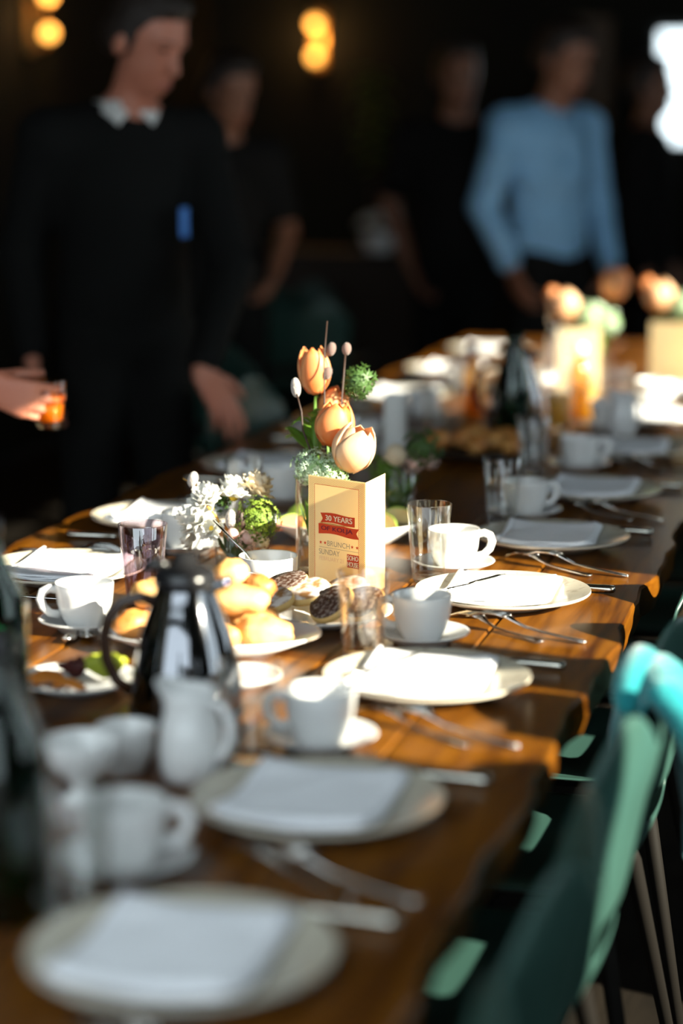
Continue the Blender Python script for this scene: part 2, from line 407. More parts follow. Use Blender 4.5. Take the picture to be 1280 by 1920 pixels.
# ------------------------------------------------------------------ tableware prototypes
def proto(kind, o): PROTO[kind] = (o, False)
def plate(name, r, m, mrim, cat, lip=.022):
    f = r * .62
    pr = [(0, .004), (f * .8, .003), (f * .86, 0), (f * .93, 0), (f, .005), (r * .985, lip - .003), (r, lip - .001), (r * .995, lip + .002)]
    ins = [(r * .965, lip + .001), (f * 1.03, .0105), (f * .95, .008), (f * .5, .0072), (0, .007)]
    o = MB().lathe(pr[::1], 56).build(name, mrim, smooth=True)
    MB().lathe([pr[-1]] + ins, 56).build('glazed_face', m, o)
    tag(o, 'plate', cat); return o
proto('plate', plate('dinner_plate', .14, M['stoneware'], M['stonerim'], 'plate'))
def napkin():
    """cloth folded to a pad: four soft layers with a rounded fold on one side"""
    rnd = random.Random(3)
    root = empty('folded_napkin', label='napkin', cat='napkin')
    X, Y = .172, .205
    for L in range(3):
        def fn(u, v, L=L, top=1):
            x = (u - .5) * (X - .004 * L); y = (v - .5) * (Y - .003 * L)
            # round the corners
            cx, cy = abs(u - .5) * 2, abs(v - .5) * 2
            k = max(0, cx - .88) / .12; q = max(0, cy - .88) / .12
            s = 1 - .06 * k * q
            z = .0030 * L + max(0, math.hypot(x, y) - .080) * .24 + .0016 * math.sin(9 * u + L * 1.7) * math.sin(7 * v + L) + .0028 * (1 - max(k, q) ** 2)
            return (x * s + .002 * math.sin(7 * v + L * 2), y * s + .002 * math.sin(8 * u + L), z)
        m_ = MB().grid(fn, 14, 14)
        o = m_.build('cloth_layer', M['linen'], root, (0, 0, .003), solid=.0026)
    fold = MB()
    fold.tube([(-X / 2 + .003, -Y / 2 * .96 + Y * .96 * i / 10, max(0, math.hypot(X / 2, -Y / 2 * .96 + Y * .96 * i / 10) - .080) * .24 + (.0075 + .001 * math.sin(i))) for i in range(11)], .0052, 8)
    fold.build('fold', M['linen'], root)
    return root
proto('napkin', napkin())
def fork():
    m_ = MB(); L = .2
    st = [(.065, .0100, .018), (.072, .0085, .0155), (.082, .0045, .011), (.098, .0032, .0062), (.125, .0036, .0042), (.16, .0055, .0035), (.188, .0068, .0032), (.197, .0058, .003), (.2, .003, .003)]
    rr = []
    for x, wd, z in st:
        rr.append([(x, -wd, z), (x, -wd * .6, z + .0016), (x, wd * .6, z + .0016), (x, wd, z), (x, wd * .6, z - .0014), (x, -wd * .6, z - .0014)])
    m_.rings(rr, True, True)
    for q in (-.0084, -.0028, .0028, .0084):
        m_.tube([(.068, q * .95, .0172), (.05, q * 1.05, .0195), (.028, q * 1.08, .017), (.008, q * 1.02, .0095), (0, q, .0055)], [.0021, .0019, .0017, .0014, .0006], 6)
    return tag(m_.build('fork', M['steel']), 'fork', 'fork')
proto('fork', fork())
def knife():
    root = empty('table_knife', label='knife', cat='knife')
    rr = []
    for x, a, b, z in [(0, .0, .0006, .004), (.006, -.005, .003, .004), (.03, -.0085, .0055, .0045), (.07, -.0092, .006, .005), (.108, -.0085, .0055, .006), (.116, -.005, .004, .0066)]:
        rr.append([(x, a, z), (x, b, z + .0011), (x, b, z - .0011)])
    MB().rings(rr, True, True).build('blade', M['steel'], root)
    hr = []
    for x, wd, h in [(.114, .0052, .0045), (.119, .0072, .0062), (.124, .0062, .0055), (.15, .0078, .0062), (.19, .0092, .0066), (.206, .0096, .0068), (.212, .0086, .006), (.2145, .004, .003)]:
        hr.append([(x, wd * math.cos(2 * PI * j / 10), .0072 + h * math.sin(2 * PI * j / 10)) for j in range(10)])
    MB().rings(hr, True, True).build('handle', M['knife_handle'], root)
    return root
proto('knife', knife())
def spreader():
    root = empty('butter_knife', label='k', cat='knife')
    rr = []
    for x, a, b in [(0, -.001, .001), (.004, -.006, .006), (.02, -.0085, .008), (.045, -.008, .007), (.06, -.004, .004)]:
        rr.append([(x, a, .003), (x, 0, .0042), (x, b, .003), (x, 0, .002)])
    MB().rings(rr, True, True).build('blade', M['steel'], root)
    MB().tube([(.058, 0, .003), (.08, 0, .004), (.13, 0, .004), (.15, 0, .004)], [.003, .004, .0055, .002], 8, flat=.5).build('handle', M['knife_handle'], root)
    return root
proto('spreader', spreader())
def spoon():
    m_ = MB()
    def bowl(u, v):
        x = .034 * u; wd = .011 * math.sqrt(max(0, 1 - (2 * u - 1) ** 2)); return (x, (v - .5) * 2 * wd, .002 + .005 * ((2 * v - 1) ** 2) * (1 if 0 < u < 1 else 1) + .004 * (2 * u - 1) ** 2)
    m_.grid(bowl, 10, 8)
    m_.tube([(.032, 0, .006), (.05, 0, .008), (.08, 0, .005), (.13, 0, .003)], [.002, .0018, .0022, .004], 8, flat=.5)
    return tag(m_.build('teaspoon', M['steel'], solid=.0012), 'spoon', 'spoon')
proto('spoon', spoon())
def cup():
    root = empty('coffee_cup', label='cup', cat='cup')
    out = [(0, .002), (.020, .002), (.024, 0), (.027, 0), (.029, .004), (.036, .018), (.0415, .036), (.0435, .055), (.0442, .066), (.0436, .068)]
    inn = [(.0418, .0665), (.0405, .055), (.0385, .036), (.033, .018), (.024, .008), (0, .006)]
    MB().lathe(out + inn, 40).build('cup_body', M['china'], root)
    pts = [(.041, 0, .057), (.052, 0, .0595), (.062, 0, .055), (.066, 0, .044), (.062, 0, .032), (.052, 0, .022), (.038, 0, .019)]
    MB().tube(pts, [.0042, .0044, .0046, .0046, .0044, .0042, .004], 10, flat=1.5).build('handle', M['china'], root)
    return root
proto('cup', cup())
def saucer():
    pr = [(0, .003), (.034, .003), (.037, 0), (.041, 0), (.044, .005), (.068, .0165), (.0705, .0185), (.0695, .0198), (.066, .0185), (.042, .0085), (.03, .0065), (.028, .0055), (0, .0055)]
    return tag(MB().lathe(pr, 44).build('saucer', M['china']), 'saucer', 'saucer')
proto('saucer', saucer())
def tumbler(m, h=.132, r0=.0275, r1=.0375, liquid=None, lv=.5):
    root = empty('water_glass', label='glass', cat='glass')
    out = [(0, 0), (r0 * .92, 0), (r0, .004), (r0 + (r1 - r0) * .5, h * .5), (r1, h - .001), (r1 - .0006, h)]
    inn = [(r1 - .0018, h - .0006), (r0 + (r1 - r0) * .5 - .002, h * .5), (r0 - .001, .016), (r0 * .7, .013), (0, .0125)]
    MB().lathe(out + inn, 40).build('glass_body', m, root)
    MB().lathe([(0, .001), (r0 * .9, .001), (r0 - .0012, .005), (r0 - .0012, .0135), (r0 * .7, .0118), (0, .0115)], 32).build('heavy_base', M['base'], root)
    if liquid:
        rl = r0 + (r1 - r0) * lv
        MB().lathe([(0, .0135), (r0 * .7, .014), (r0 - .002, .017), (rl - .003, h * lv), (0, h * lv)], 32).build('drink', liquid, root)
    return root
proto('tumbler', tumbler(M['crystal']))
proto('reflectiontumbler', tumbler(M['violetreflection'], .128, .027, .0395))
proto('refractiontumbler', tumbler(M['blush'], .132, .029, .037))
proto('juiceglass', tumbler(M['glass'], .11, .026, .034, M['juice'], .85))

# ------------------------------------------------------------------ the place settings
RY = [1.713, 2.170, 2.720, 3.275, 3.762, 4.300, 4.900, 5.480, 6.06, 6.64, 7.2]
LY = [2.731, 3.269, 3.777, 4.442, 5.08, 5.76, 6.42, 7.05]
ORD = ['nearest the camera', 'second from the camera', 'third from the camera', 'fourth from the camera', 'fifth from the camera', 'sixth from the camera', 'seventh from the camera', 'eighth from the camera', 'ninth from the camera', 'tenth from the camera', 'eleventh and farthest']
rnd = random.Random(11)
def setting(side, i, y, rx):
    s = 1 if side == 'right' else -1
    wh = ORD[i].replace('from the camera', 'from camera').replace('nearest the camera', 'nearest camera') + ', ' + side + ' side of table'
    put('plate', (rx, y, TZ), rnd.uniform(0, 6), 'speckled greige dinner plate under a napkin, ' + wh, 'dinner plates')
    a = rnd.uniform(-.07, .07)
    put('napkin', (rx - .004 * s, y - .002, TZ + .0100), a, 'folded white linen napkin on the plate ' + wh, 'folded napkins')
    e = TZ + .0003
    if s > 0:
        # forks towards the camera, handles to the table edge; knife on the far side
        for nm, ex, ey, ang in () if i > 8 else (('inner', .108, -.258, R(-35)), ('outer', .170, -.246, R(-19))):
            fk = put('fork', (rx + ex - .2 * math.cos(ang), y + ey - .2 * math.sin(ang), e + (.0118 if nm == 'outer' else 0)), ang, 'silver %s fork beside the plate %s' % (nm, wh), 'forks')
            if nm == 'outer': fk.rotation_euler.y = .058      # its tines rest on the other fork's neck
        put('knife', (rx + .165 - .2145, y + (.155 if i != 3 else .118), e), R(-2), 'steel knife beyond the plate ' + wh, 'table knives')
    else:
        for nm, ex, ang in (('inner', .180, R(179)), ('outer', .208, R(180))):
            put('fork', (rx - .17 - .2 * math.cos(ang), y + ex - .2 * math.sin(ang), e), ang, 'silver %s fork beside the plate %s' % (nm, wh), 'forks')
        put('knife', (rx - .02 + .1, y - .165, e), R(180), 'steel table knife in front of the plate ' + wh, 'table knives')
for i, y in enumerate(RY): setting('right', i, y, .37)
for i, y in enumerate(LY): setting('left', i, y, -.376)

def cupset(x, y, rz, wh, sugar=False):
    put('saucer', (x, y, TZ), 0, 'white saucer ' + wh, 'saucers')
    put('cup', (x, y, TZ + .0058), rz, 'white coffee cup ' + wh, 'coffee cups')
CUPS = [
    (.228, 1.948, R(20), 'nearest the camera'),
    (.303, 2.422, R(190), 'between the second and third right-hand plates'),
    (.305, 2.978, R(190), 'in shade behind the refraction-tinted glass'),
    (.243, 3.501, R(20), 'behind the clear glass, right of the menu card'),
    (.273, 4.037, R(30), 'in the shade behind the fifth right-hand plate'),
    (.285, 4.66, R(10), 'before the seventh right-hand plate, in shade'),
    (.258, 5.305, R(10), 'before the eighth right-hand plate, in sun'),
    (.31, 5.80, R(30), 'beyond the eighth right-hand plate, in sun'),
    (-.204, 2.932, R(205), 'on the left side, in front of the second left-hand plate'),
    (-.252, 3.54, R(200), 'left of the small flower posy'),
    (-.234, 4.091, R(200), 'behind the tall vase on the left side'),
    (-.24, 4.75, R(200), 'on the left side beyond the fourth plate'),
    (-.24, 5.42, R(200), 'on the left side beyond the fifth plate'),
    (-.26, 6.08, R(200), 'on the left side beyond the sixth plate'),
]
for c in CUPS: cupset(*c)
G = 'water glasses'
put('tumbler', (.221, 3.404, TZ), 0, 'clear water glass right of the menu card, in front of a cup', G)
put('refractiontumbler', (.249, 2.848, TZ), 0, 'clear glass, amber refraction put into its tint, in front of the menu card and pancakes', G)
put('reflectiontumbler', (-.182, 3.129, TZ), 0, 'glass with violet reflections put into its tint, behind the sunlit cup on the left', G)
put('tumbler', (-.23, 3.815, TZ), 0, 'clear glass behind the small flower posy', G)
put('tumbler', (.246, 2.318, TZ), 0, 'clear glass left of the second plate, before a cup', G)
put('tumbler', (.228, 1.815, TZ), 0, 'clear glass in front of the nearest cup', G)
put('tumbler', (-.16, 2.526, TZ), 0, 'clear glass beside the dark bottle at the left', G)
put('tumbler', (.244, 3.941, TZ), 0, 'clear glass in shade beside the cup behind the fifth plate', G)
put('tumbler', (.20, 4.55, TZ), 0, 'clear glass in shade beside the seventh right-hand plate', G)
put('tumbler', (-.21, 4.47, TZ), 0, 'clear glass before the fourth left-hand plate', G)
put('tumbler', (-.17, 5.26, TZ), 0, 'clear glass before the fifth left-hand plate', G)
put('tumbler', (.24, 5.62, TZ), 0, 'clear glass in sun between the far cups', G)
put('tumbler', (.05, 6.33, TZ), 0, 'clear glass far down the table on the right', G)
put('juiceglass', (.140, 5.26, TZ), 0, 'left glass of orange juice before the far menu card', 'juice glasses')
put('juiceglass', (.180, 5.43, TZ), 0, 'right glass of orange juice before the far menu card', 'juice glasses')
put('spreader', (.284, 3.245, TZ + .0205), R(62), 'small butter knife lying on the fourth right-hand plate', 'butter knives')
put('spreader', (.272, 2.69, TZ + .0205), R(62), 'small butter knife lying on the third right-hand plate', 'butter knives')
put('spoon', (-.165, 2.855, TZ), R(130), 'teaspoon lying before the sunlit cup on the left', 'teaspoons')
put('spoon', (-.195, 2.83, TZ), R(95), 'teaspoon lying beside the nearest left-hand plate', 'teaspoons')

# ------------------------------------------------------------------ serving dishes and food
def dish(name, label, cat, x, y, r, lip=.02, m=None, sx=1.0, sy=1.0, rz=0):
    f = r * .66
    pr = [(0, .003), (f * .85, .003), (f * .9, 0), (f * .96, 0), (f, .004), (r, lip), (r * .995, lip + .003), (r * .96, lip + .001), (f * .98, .009), (f * .6, .0075), (0, .0075)]
    o = MB().lathe(pr, 56, sx=sx, sy=sy).build(name, m or M['china'], loc=(x, y, TZ)); o.rotation_euler.z = rz
    return tag(o, label, cat)
def fib(n, i, r0, r1):
    a = i * 2.39996; t = math.sqrt((i + .5) / n); return r0 * t * math.cos(a), r1 * t * math.sin(a)
# pastry platter
dish('pastry_platter', 'white oval platter heaped with golden pastries', 'platter', .015, 2.865, .165, .026, sy=.62, rz=R(6))
def pastry(i, c, L, rr, yaw, pitch, m, lab):
    rn = random.Random(i)
    p1, p2 = rn.uniform(0, 6), rn.uniform(0, 6)
    def fn(d): return 1 + .06 * math.sin(9 * d.x + p1) + .05 * math.sin(7 * d.y + 5 * d.z + p2) + .03 * math.sin(17 * d.x + 11 * d.z)
    m_ = MB().blob((0, 0, 0), (L, rr, rr * .86), 20, 12, rot3(0, pitch, 0), fn)
    o = m_.build('pastry', m, loc=(c[0], c[1], TZ + c[2])); o.rotation_euler.z = yaw
    tag(o, lab, 'pastry', 'pastries on the platter'); return o
PA = [  # x, y, z, length, radius, yaw, pitch, material
    (.105, 2.835, .036, .043, .028, .2, 0, 'bread', 'long pale golden roll at the platter\'s right front'),
    (.045, 2.800, .036, .038, .027, -.2, .1, 'bread', 'round golden bun at the front of the pastry heap'),
    (-.020, 2.805, .036, .036, .027, .6, 0, 'breadbrown', 'browned bun at the front, behind the jug'),
    (.075, 2.895, .036, .040, .027, .5, 0, 'bread', 'golden roll at the back right of the platter'),
    (.010, 2.905, .036, .038, .028, -.3, 0, 'breadbrown', 'browned roll at the middle back of the platter'),
    (-.055, 2.900, .036, .036, .027, .2, 0, 'bread', 'golden bun at the back left of the platter'),
    (-.090, 2.845, .036, .038, .027, 1.0, 0, 'breadbrown', 'browned roll seen through the jug handle'),
    (.062, 2.845, .080, .052, .025, .12, 0, 'bread', 'long golden roll lying on top of the heap'),
    (-.065, 2.855, .080, .036, .026, .5, 0, 'bread', 'golden bun on top of the heap, left of the jug'),
    (.000, 2.862, .082, .030, .026, -.4, 0, 'bread', 'round bun on top of the heap, behind the jug'),
    (.043, 2.888, .108, .027, .025, .8, 0, 'bread', 'round bun topmost at the back of the heap'),
    (.089, 2.880, .094, .026, .019, -.5, .2, 'breadbrown', 'small browned bun at the heap\'s upper right'),
]
for i, p in enumerate(PA): pastry(i, p[:3], *p[3:7], M[p[7]], p[8])
# pancakes
dish('pancake_plate', 'white plate of sugared pancakes before the menu card', 'plate', .115, 3.085, .118, .016)
def pancake(i, x, y, z, r, tilt, az, top, lab):
    root = empty('pancake', (x, y, TZ + z), az, lab, 'pancake', 'pancakes on the plate')
    root.rotation_euler = (0, tilt, az)
    n = 28; t = .013
    def ring(rr, zz, ph=i): return [(rr * (1 + .03 * math.sin(3 * 2 * PI * j / n + ph)) * math.cos(2 * PI * j / n), rr * (1 + .03 * math.sin(3 * 2 * PI * j / n + ph)) * math.sin(2 * PI * j / n), zz) for j in range(n)]
    MB().rings([ring(r * .9, 0), ring(r, t * .3), ring(r, t * .7), ring(r * .93, t)], True, True).build('side', M['batter'], root)
    m_ = MB(); m_.rings([ring(r * .945, t * .9), ring(r * .93, t + .0007), ring(r * .5, t + .0016), ring(.001, t + .0018)]); m_.build('browned_face', top, root)
PC = [(.150, 3.055, .028, .037, R(38), R(-125), 'pancake', 'dark pancake leaning at the front of the plate'),
      (.193, 3.075, .026, .036, R(34), R(-110), 'pancake', 'dark pancake at the right, behind the refraction-tinted glass'),
      (.055, 3.050, .026, .036, R(20), R(-115), 'pancakepale', 'sugared pancake at the plate\'s left front'),
      (.100, 3.095, .034, .038, R(18), R(-110), 'pancakepale', 'sugar-white pancake in the middle of the plate'),
      (.155, 3.125, .034, .038, R(16), R(-100), 'pancakepale', 'sugar-white pancake before the menu card'),
      (.060, 3.120, .040, .034, R(16), R(-120), 'pancake', 'dark pancake at the plate\'s back left')]
for i, p in enumerate(PC): pancake(i, *p[:6], M[p[6]], p[7])
# ramekin with spoon, sauce cup
def bowl(name, label, x, y, r, h, cat='bowl', foot=.75, fill=None, stem=0):
    root = empty(name, (x, y, TZ), 0, label, cat)
    f = r * foot
    if stem:
        out = [(0, .002), (f, 0), (f * 1.0, .004), (f * .45, .012), (f * .38, stem), (f * .7, stem + .006), (r * .86, stem + (h - stem) * .5), (r, h), (r * .985, h + .0015)]
        b0 = stem + .012
    else:
        out = [(0, .002), (f * .9, 0), (f, .003), (f + (r - f) * .75, h * .45), (r, h), (r * .985, h + .0015)]
        b0 = .006
    inn = [(r * .945, h), ((f + (r - f) * .75) * .93, b0 + (h - b0) * .42), (f * .8, b0), (0, b0)]
    MB().lathe(out + inn, 44).build('bowl_body', M['china'], root)
    if fill:
        zz = h * .72; MB().lathe([(r * .93, zz), (r * .6, zz + .001), (0, zz + .001)], 32).build('filling', fill, root)
    return root
bowl('ramekin', 'white straight-sided bowl with a spoon left of the menu card', -.025, 3.295, .049, .052, foot=.9)
sp = put('spoon', (-.052, 3.31, TZ + .0545), R(60), 'silver teaspoon leaning in the white straight-sided bowl', 'teaspoons')
sp.rotation_euler = (0, R(-38), R(160)); sp.location = (-.036, 3.30, TZ + .012); sp.scale = (1, 1, 1)
sp.rotation_euler = Euler((0, R(-42), R(165)))
bowl('sauce_cup', 'small white cup of dark sauce before the straight-sided bowl', -.035, 3.15, .036, .046, 'cup', .72, M['coffee'])
bowl('sugar_bowl', 'white footed sugar bowl at the left front', .101, 2.151, .043, .070, foot=.55, stem=.016)
bowl('cream_bowl', 'white bowl behind the footed sugar bowl', .112, 2.262, .036, .056, foot=.6)
# creamer
def creamer(x, y, rz, label):
    root = empty('milk_jug', (x, y, TZ), rz, label, 'jug', 'milk jugs')
    n = 36; pr = [(.024, 0), (.030, .002), (.036, .018), (.0375, .04), (.034, .068), (.0295, .088), (.0305, .100), (.0325, .110)]
    def ring(r, z, inner=0):
        out = []
        for j in range(n):
            a = 2 * PI * j / n; sp = max(0, math.cos(a)) ** 6 * max(0, (z - .085) / .025) * .016
            out.append(((r - inner + sp) * math.cos(a), (r - inner + sp * .98) * math.sin(a), z + sp * .35))
        return out
    rr = [ring(r, z) for r, z in pr] + [ring(r, z + (.001 if z > .1 else 0), .0025) for r, z in pr[::-1][:-1]] 
    m_ = MB().rings(rr, True, True); m_.build('jug_body', M['china'], root)
    MB().tube([(-.030, 0, .096), (-.046, 0, .097), (-.056, 0, .082), (-.056, 0, .06), (-.048, 0, .04), (-.035, 0, .03)], .0042, 10, flat=1.3).build('handle', M['china'], root)
creamer(.196, 2.25, R(160), 'white milk jug in front of the chrome coffee jug')
creamer(.31, 5.184, R(150), 'white milk jug far down the table on the right')
# chrome coffee jug
def coffee_jug(x, y, rz, label, s=1.0):
    root = empty('coffee_jug', (x, y, TZ), rz, label, 'jug', 'coffee jugs'); root.scale = (s, s, s * .86)
    pr = [(0, .003), (.060, 0), (.066, .004), (.0685, .02), (.068, .05), (.064, .085), (.055, .125), (.044, .16), (.037, .182), (.0355, .190)]
    MB().lathe(pr, 48).build('jug_body', M['chrome'], root)
    MB().lathe([(.0685, .001), (.0705, .004), (.0705, .014), (.0685, .016)], 48).build('base_ring', M['blackplastic'], root)
    MB().lathe([(.0355, .188), (.0385, .192), (.039, .204), (.035, .214), (.022, .222), (.016, .224), (.014, .236), (.008, .240), (0, .241)], 40).build('lid', M['blackplastic'], root)
    MB().rings([[(.030 + a, b, .19 + c), (.030 + a, -b, .19 + c), (.030 + a + d, -b * .6, .178 + c), (.030 + a + d, b * .6, .178 + c)] for a, b, c, d in ((0, .018, .004, .004), (.014, .013, .010, .006), (.026, .007, .018, .004))], True, True).build('spout', M['chrome'], root)
    MB().tube([(-.040, 0, .168), (-.056, 0, .174), (-.078, 0, .166), (-.094, 0, .145), (-.101, 0, .115), (-.098, 0, .080), (-.086, 0, .050), (-.066, 0, .034)], [.006, .0055, .0052, .005, .005, .005, .0052, .006], 12, flat=1.6).build('handle', M['handle'], root)
    MB().tube([(-.02, 0, .222), (-.038, 0, .222), (-.050, 0, .214)], [.007, .008, .006], 10).build('thumb_lever', M['blackplastic'], root)
    return root
coffee_jug(.100, 2.515, R(12), 'chrome insulated coffee jug with black handle and lid, front left', 1.04)
coffee_jug(.023, 5.33, R(20), 'dark coffee jug far down the table among glass carafes', 1.05)
# small plate with half-eaten salad
dish('side_plate', 'small plate with half-eaten salad, left of the chrome jug', 'plate', -.088, 2.612, .083, .013)
dish('empty_side_plate', 'empty small white plate right of the chrome jug', 'plate', .115, 2.69, .06, .011)
def ruffle(name, m, c, r, lab, cat, grp=None, n=5, seed=1, h=.02):
    rn = random.Random(seed); m_ = MB()
    for q in range(n):
        a0 = rn.uniform(0, 6.28); tl = rn.uniform(.4, 1.1); ph = rn.uniform(0, 6)
        M3 = rot3(0, tl, a0)
        def fn(u, v):
            a = (v - .5) * 2.4; rr = r * u
            p = Vector((rr * math.cos(a) * .6 + .002, rr * math.sin(a) * .8, h * u * u + .004 * u * math.sin(14 * v + ph)))
            p = rot3(0, -tl, 0) @ p
            return rot3(0, 0, a0) @ p + Vector((0, 0, .002))
        m_.grid(fn, 5, 12)
    o = m_.build(name, m, loc=c, solid=.0008); tag(o, lab, cat, grp); return o
ruffle('lettuce_leaf', M['lettuce'], (-.048, 2.612, TZ + .012), .04, 'curly green lettuce on the small plate', 'lettuce', n=7, seed=4, h=.022)
ruffle('red_leaf', M['beet'], (-.086, 2.602, TZ + .012), .03, 'dark red salad leaf on the small plate', 'salad leaf', n=5, seed=8)
for q, (x, y, a, lb) in enumerate([(-.111, 2.577, .3, 'orange salmon slice at the front of the small plate'), (-.130, 2.602, .9, 'orange salmon slice at the left of the small plate'), (-.081, 2.565, -.3, 'orange salmon slice at the right front of the small plate')]):
    def fn(u, v, q=q): return ((u - .5) * .045, (v - .5) * .024 * (1 - .4 * abs(2 * u - 1)), .006 * math.sin(PI * u) + .003 * math.sin(9 * v + q))
    o = MB().grid(fn, 10, 6).build('salmon_slice', M['salmon'], loc=(x, y, TZ + .0125), solid=.004); o.rotation_euler.z = a
    tag(o, lb, 'food', 'salmon slices')
# fruit platter behind the vase
dish('fruit_platter', 'white shallow dish of cut fruit behind the tall vase', 'platter', -.005, 3.72, .142, .036, sy=.75, rz=R(8))
def wedge(i, x, y, z, r, rz, tilt, m, lab, ang=R(75)):
    root = empty('melon_wedge', (x, y, TZ + z), 0, lab, 'fruit', 'cut fruit on the dish'); root.rotation_euler = (-tilt * .8, 0, rz)
    n = 10; rr = []; rk = []
    for j in range(n + 1):
        t = -1 + 2 * j / n; k = math.sqrt(max(0.02, 1 - t * t)); a = [-ang / 2, -ang / 4, 0, ang / 4, ang / 2]
        x_ = t * r * 1.25
        rr.append([(x_, 0, 0)] + [(x_, r * k * math.sin(q) * .9, r * k * math.cos(q) * .9) for q in a])
        rk.append([(x_, r * k * math.sin(q) * .9, r * k * math.cos(q) * .9) for q in a] + [(x_, r * k * math.sin(q), r * k * math.cos(q)) for q in a[::-1]])
    MB().rings(rr, True, True).build('flesh', m, root, smooth='angle')
    MB().rings(rk, True, True).build('rind', M['rind'], root, smooth='angle')
FR = [(-.085, 3.66, .026, .030, .4, R(70), 'papaya', 'coral fruit wedge, left of the vase'), (-.055, 3.70, .030, .032, 1.2, R(60), 'melon', 'orange melon wedge, left of the vase'),
      (-.090, 3.735, .034, .030, 2.0, R(60), 'melon', 'orange melon wedge at the back left of the dish'), (-.015, 3.64, .026, .028, 0, R(75), 'papaya', 'coral fruit wedge behind the menu card'),
      (.000, 3.74, .032, .032, .7, R(60), 'palemelon', 'pale melon wedge in the middle of the dish'), (.060, 3.70, .030, .032, -.3, R(65), 'palemelon', 'pale melon wedge right of the menu card'),
      (.085, 3.745, .032, .030, .5, R(60), 'palemelon', 'pale melon wedge at the right end of the dish'), (.045, 3.785, .034, .030, 1.4, R(60), 'melon', 'orange melon wedge at the back right of the dish'),
      (.020, 3.70, .058, .028, .9, R(70), 'palemelon', 'pale melon wedge on top of the others')]
for i, p in enumerate(FR): wedge(i, *p[:6], M[p[6]], p[7])
# shaded platter of bread down the table
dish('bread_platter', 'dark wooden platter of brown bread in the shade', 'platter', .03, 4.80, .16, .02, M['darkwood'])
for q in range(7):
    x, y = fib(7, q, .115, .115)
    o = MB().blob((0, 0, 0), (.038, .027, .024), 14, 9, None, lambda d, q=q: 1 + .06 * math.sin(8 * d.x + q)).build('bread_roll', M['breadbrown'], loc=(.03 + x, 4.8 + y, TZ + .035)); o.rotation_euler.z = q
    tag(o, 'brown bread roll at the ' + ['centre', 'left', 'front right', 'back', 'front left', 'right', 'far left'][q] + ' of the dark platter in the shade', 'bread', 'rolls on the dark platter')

# ------------------------------------------------------------------ bottles and carafes
def bottle(name, label, cat, x, y, prof, m, group=None, cap=None, fill=None):
    root = empty(name, (x, y, TZ), 0, label, cat, group)
    MB().lathe(prof + [(r - .003 if r > .005 else 0, z + (.004 if i == len(prof) - 1 else 0)) for i, (r, z) in reversed(list(enumerate(prof)))][1:-1] + [(0, prof[1][1] + .006)], 36).build('bottle_body', m, root)
    if fill: MB().lathe([(0, .007)] + [(r - .004, max(z, .007)) for r, z in prof[1:] if z < fill[1]] + [(0, fill[1])], 28).build('drink', fill[0], root)
    if cap:
        r, z = prof[-1]; MB().lathe([(r + .002, z - .02), (r + .003, z - .018), (r + .003, z + .004), (0, z + .005)], 24).build('cap', cap, root)
    return root
BP = [(0, .001), (.044, 0), (.047, .004), (.047, .15), (.043, .18), (.026, .215), (.017, .24), (.016, .275)]
bottle('water_bottle', 'dark green glass bottle at the left front corner', 'bottle', .158, 1.80, BP, M['greenglass'], cap=M['blackplastic'])
bottle('water_bottle', 'dark green glass bottle behind the glass at the left edge', 'bottle', -.10, 2.36, BP, M['greenglass'], cap=M['blackplastic'])
CF = [(0, .001), (.040, 0), (.043, .004), (.043, .12), (.036, .17), (.021, .21), (.020, .24), (.026, .262)]
bottle('water_carafe', 'clear glass carafe beside the far coffee jug', 'carafe', .10, 5.47, CF, M['glass'], 'carafes')
bottle('water_carafe', 'clear glass carafe behind the far coffee jug', 'carafe', .075, 5.62, CF, M['glass'], 'carafes')
bottle('water_carafe', 'clear glass carafe in front of the far coffee jug', 'carafe', .06, 5.08, CF, M['greenglass'], 'carafes')
SY = [(0, .001), (.027, 0), (.029, .003), (.029, .10), (.024, .125), (.012, .15), (.011, .185)]
bottle('syrup_bottle', 'amber syrup bottle left of the far coffee jug', 'bottle', -.125, 5.50, SY, M['amber'], 'syrup bottles', M['whitecloth'], (M['syrup'], .10))
bottle('syrup_bottle', 'amber syrup bottle between the far glass carafes', 'bottle', .15, 5.56, SY, M['amber'], 'syrup bottles', M['whitecloth'], (M['syrup'], .10))

# ------------------------------------------------------------------ flowers
def petal_mb(Rm, H, th0, wid, flare, seed, deep, nu=12, nv=10):
    rn = random.Random(seed); ph = rn.uniform(0, 6)
    def fn(u, v):
        q = (v - .5) * 2
        r = Rm * (math.sin(PI * min(1, .10 + u * .80)) ** .62) + flare * max(0, u - .7) ** 1.5 * 3
        wv = wid * math.sqrt(max(.012, 1 - ((u - .42) / .585) ** 2)) * (.55 + .45 * min(1, u / .25))
        a = th0 + q * wv
        z = H * (u - .03 * u * q * q) + .001 * math.sin(5 * u + ph)
        rr = r * (1 - .05 * q * q) + .0016 * math.sin(6 * u + ph) * q
        return (rr * math.cos(a), rr * math.sin(a), z)
    def at(u, v):
        q = abs(v - .5) * 2
        return min(1, max(0, deep + .35 * (1 - u) - .35 * q * q + (.2 if u > .88 else 0)))
    return MB().grid(fn, nu, nv, at)
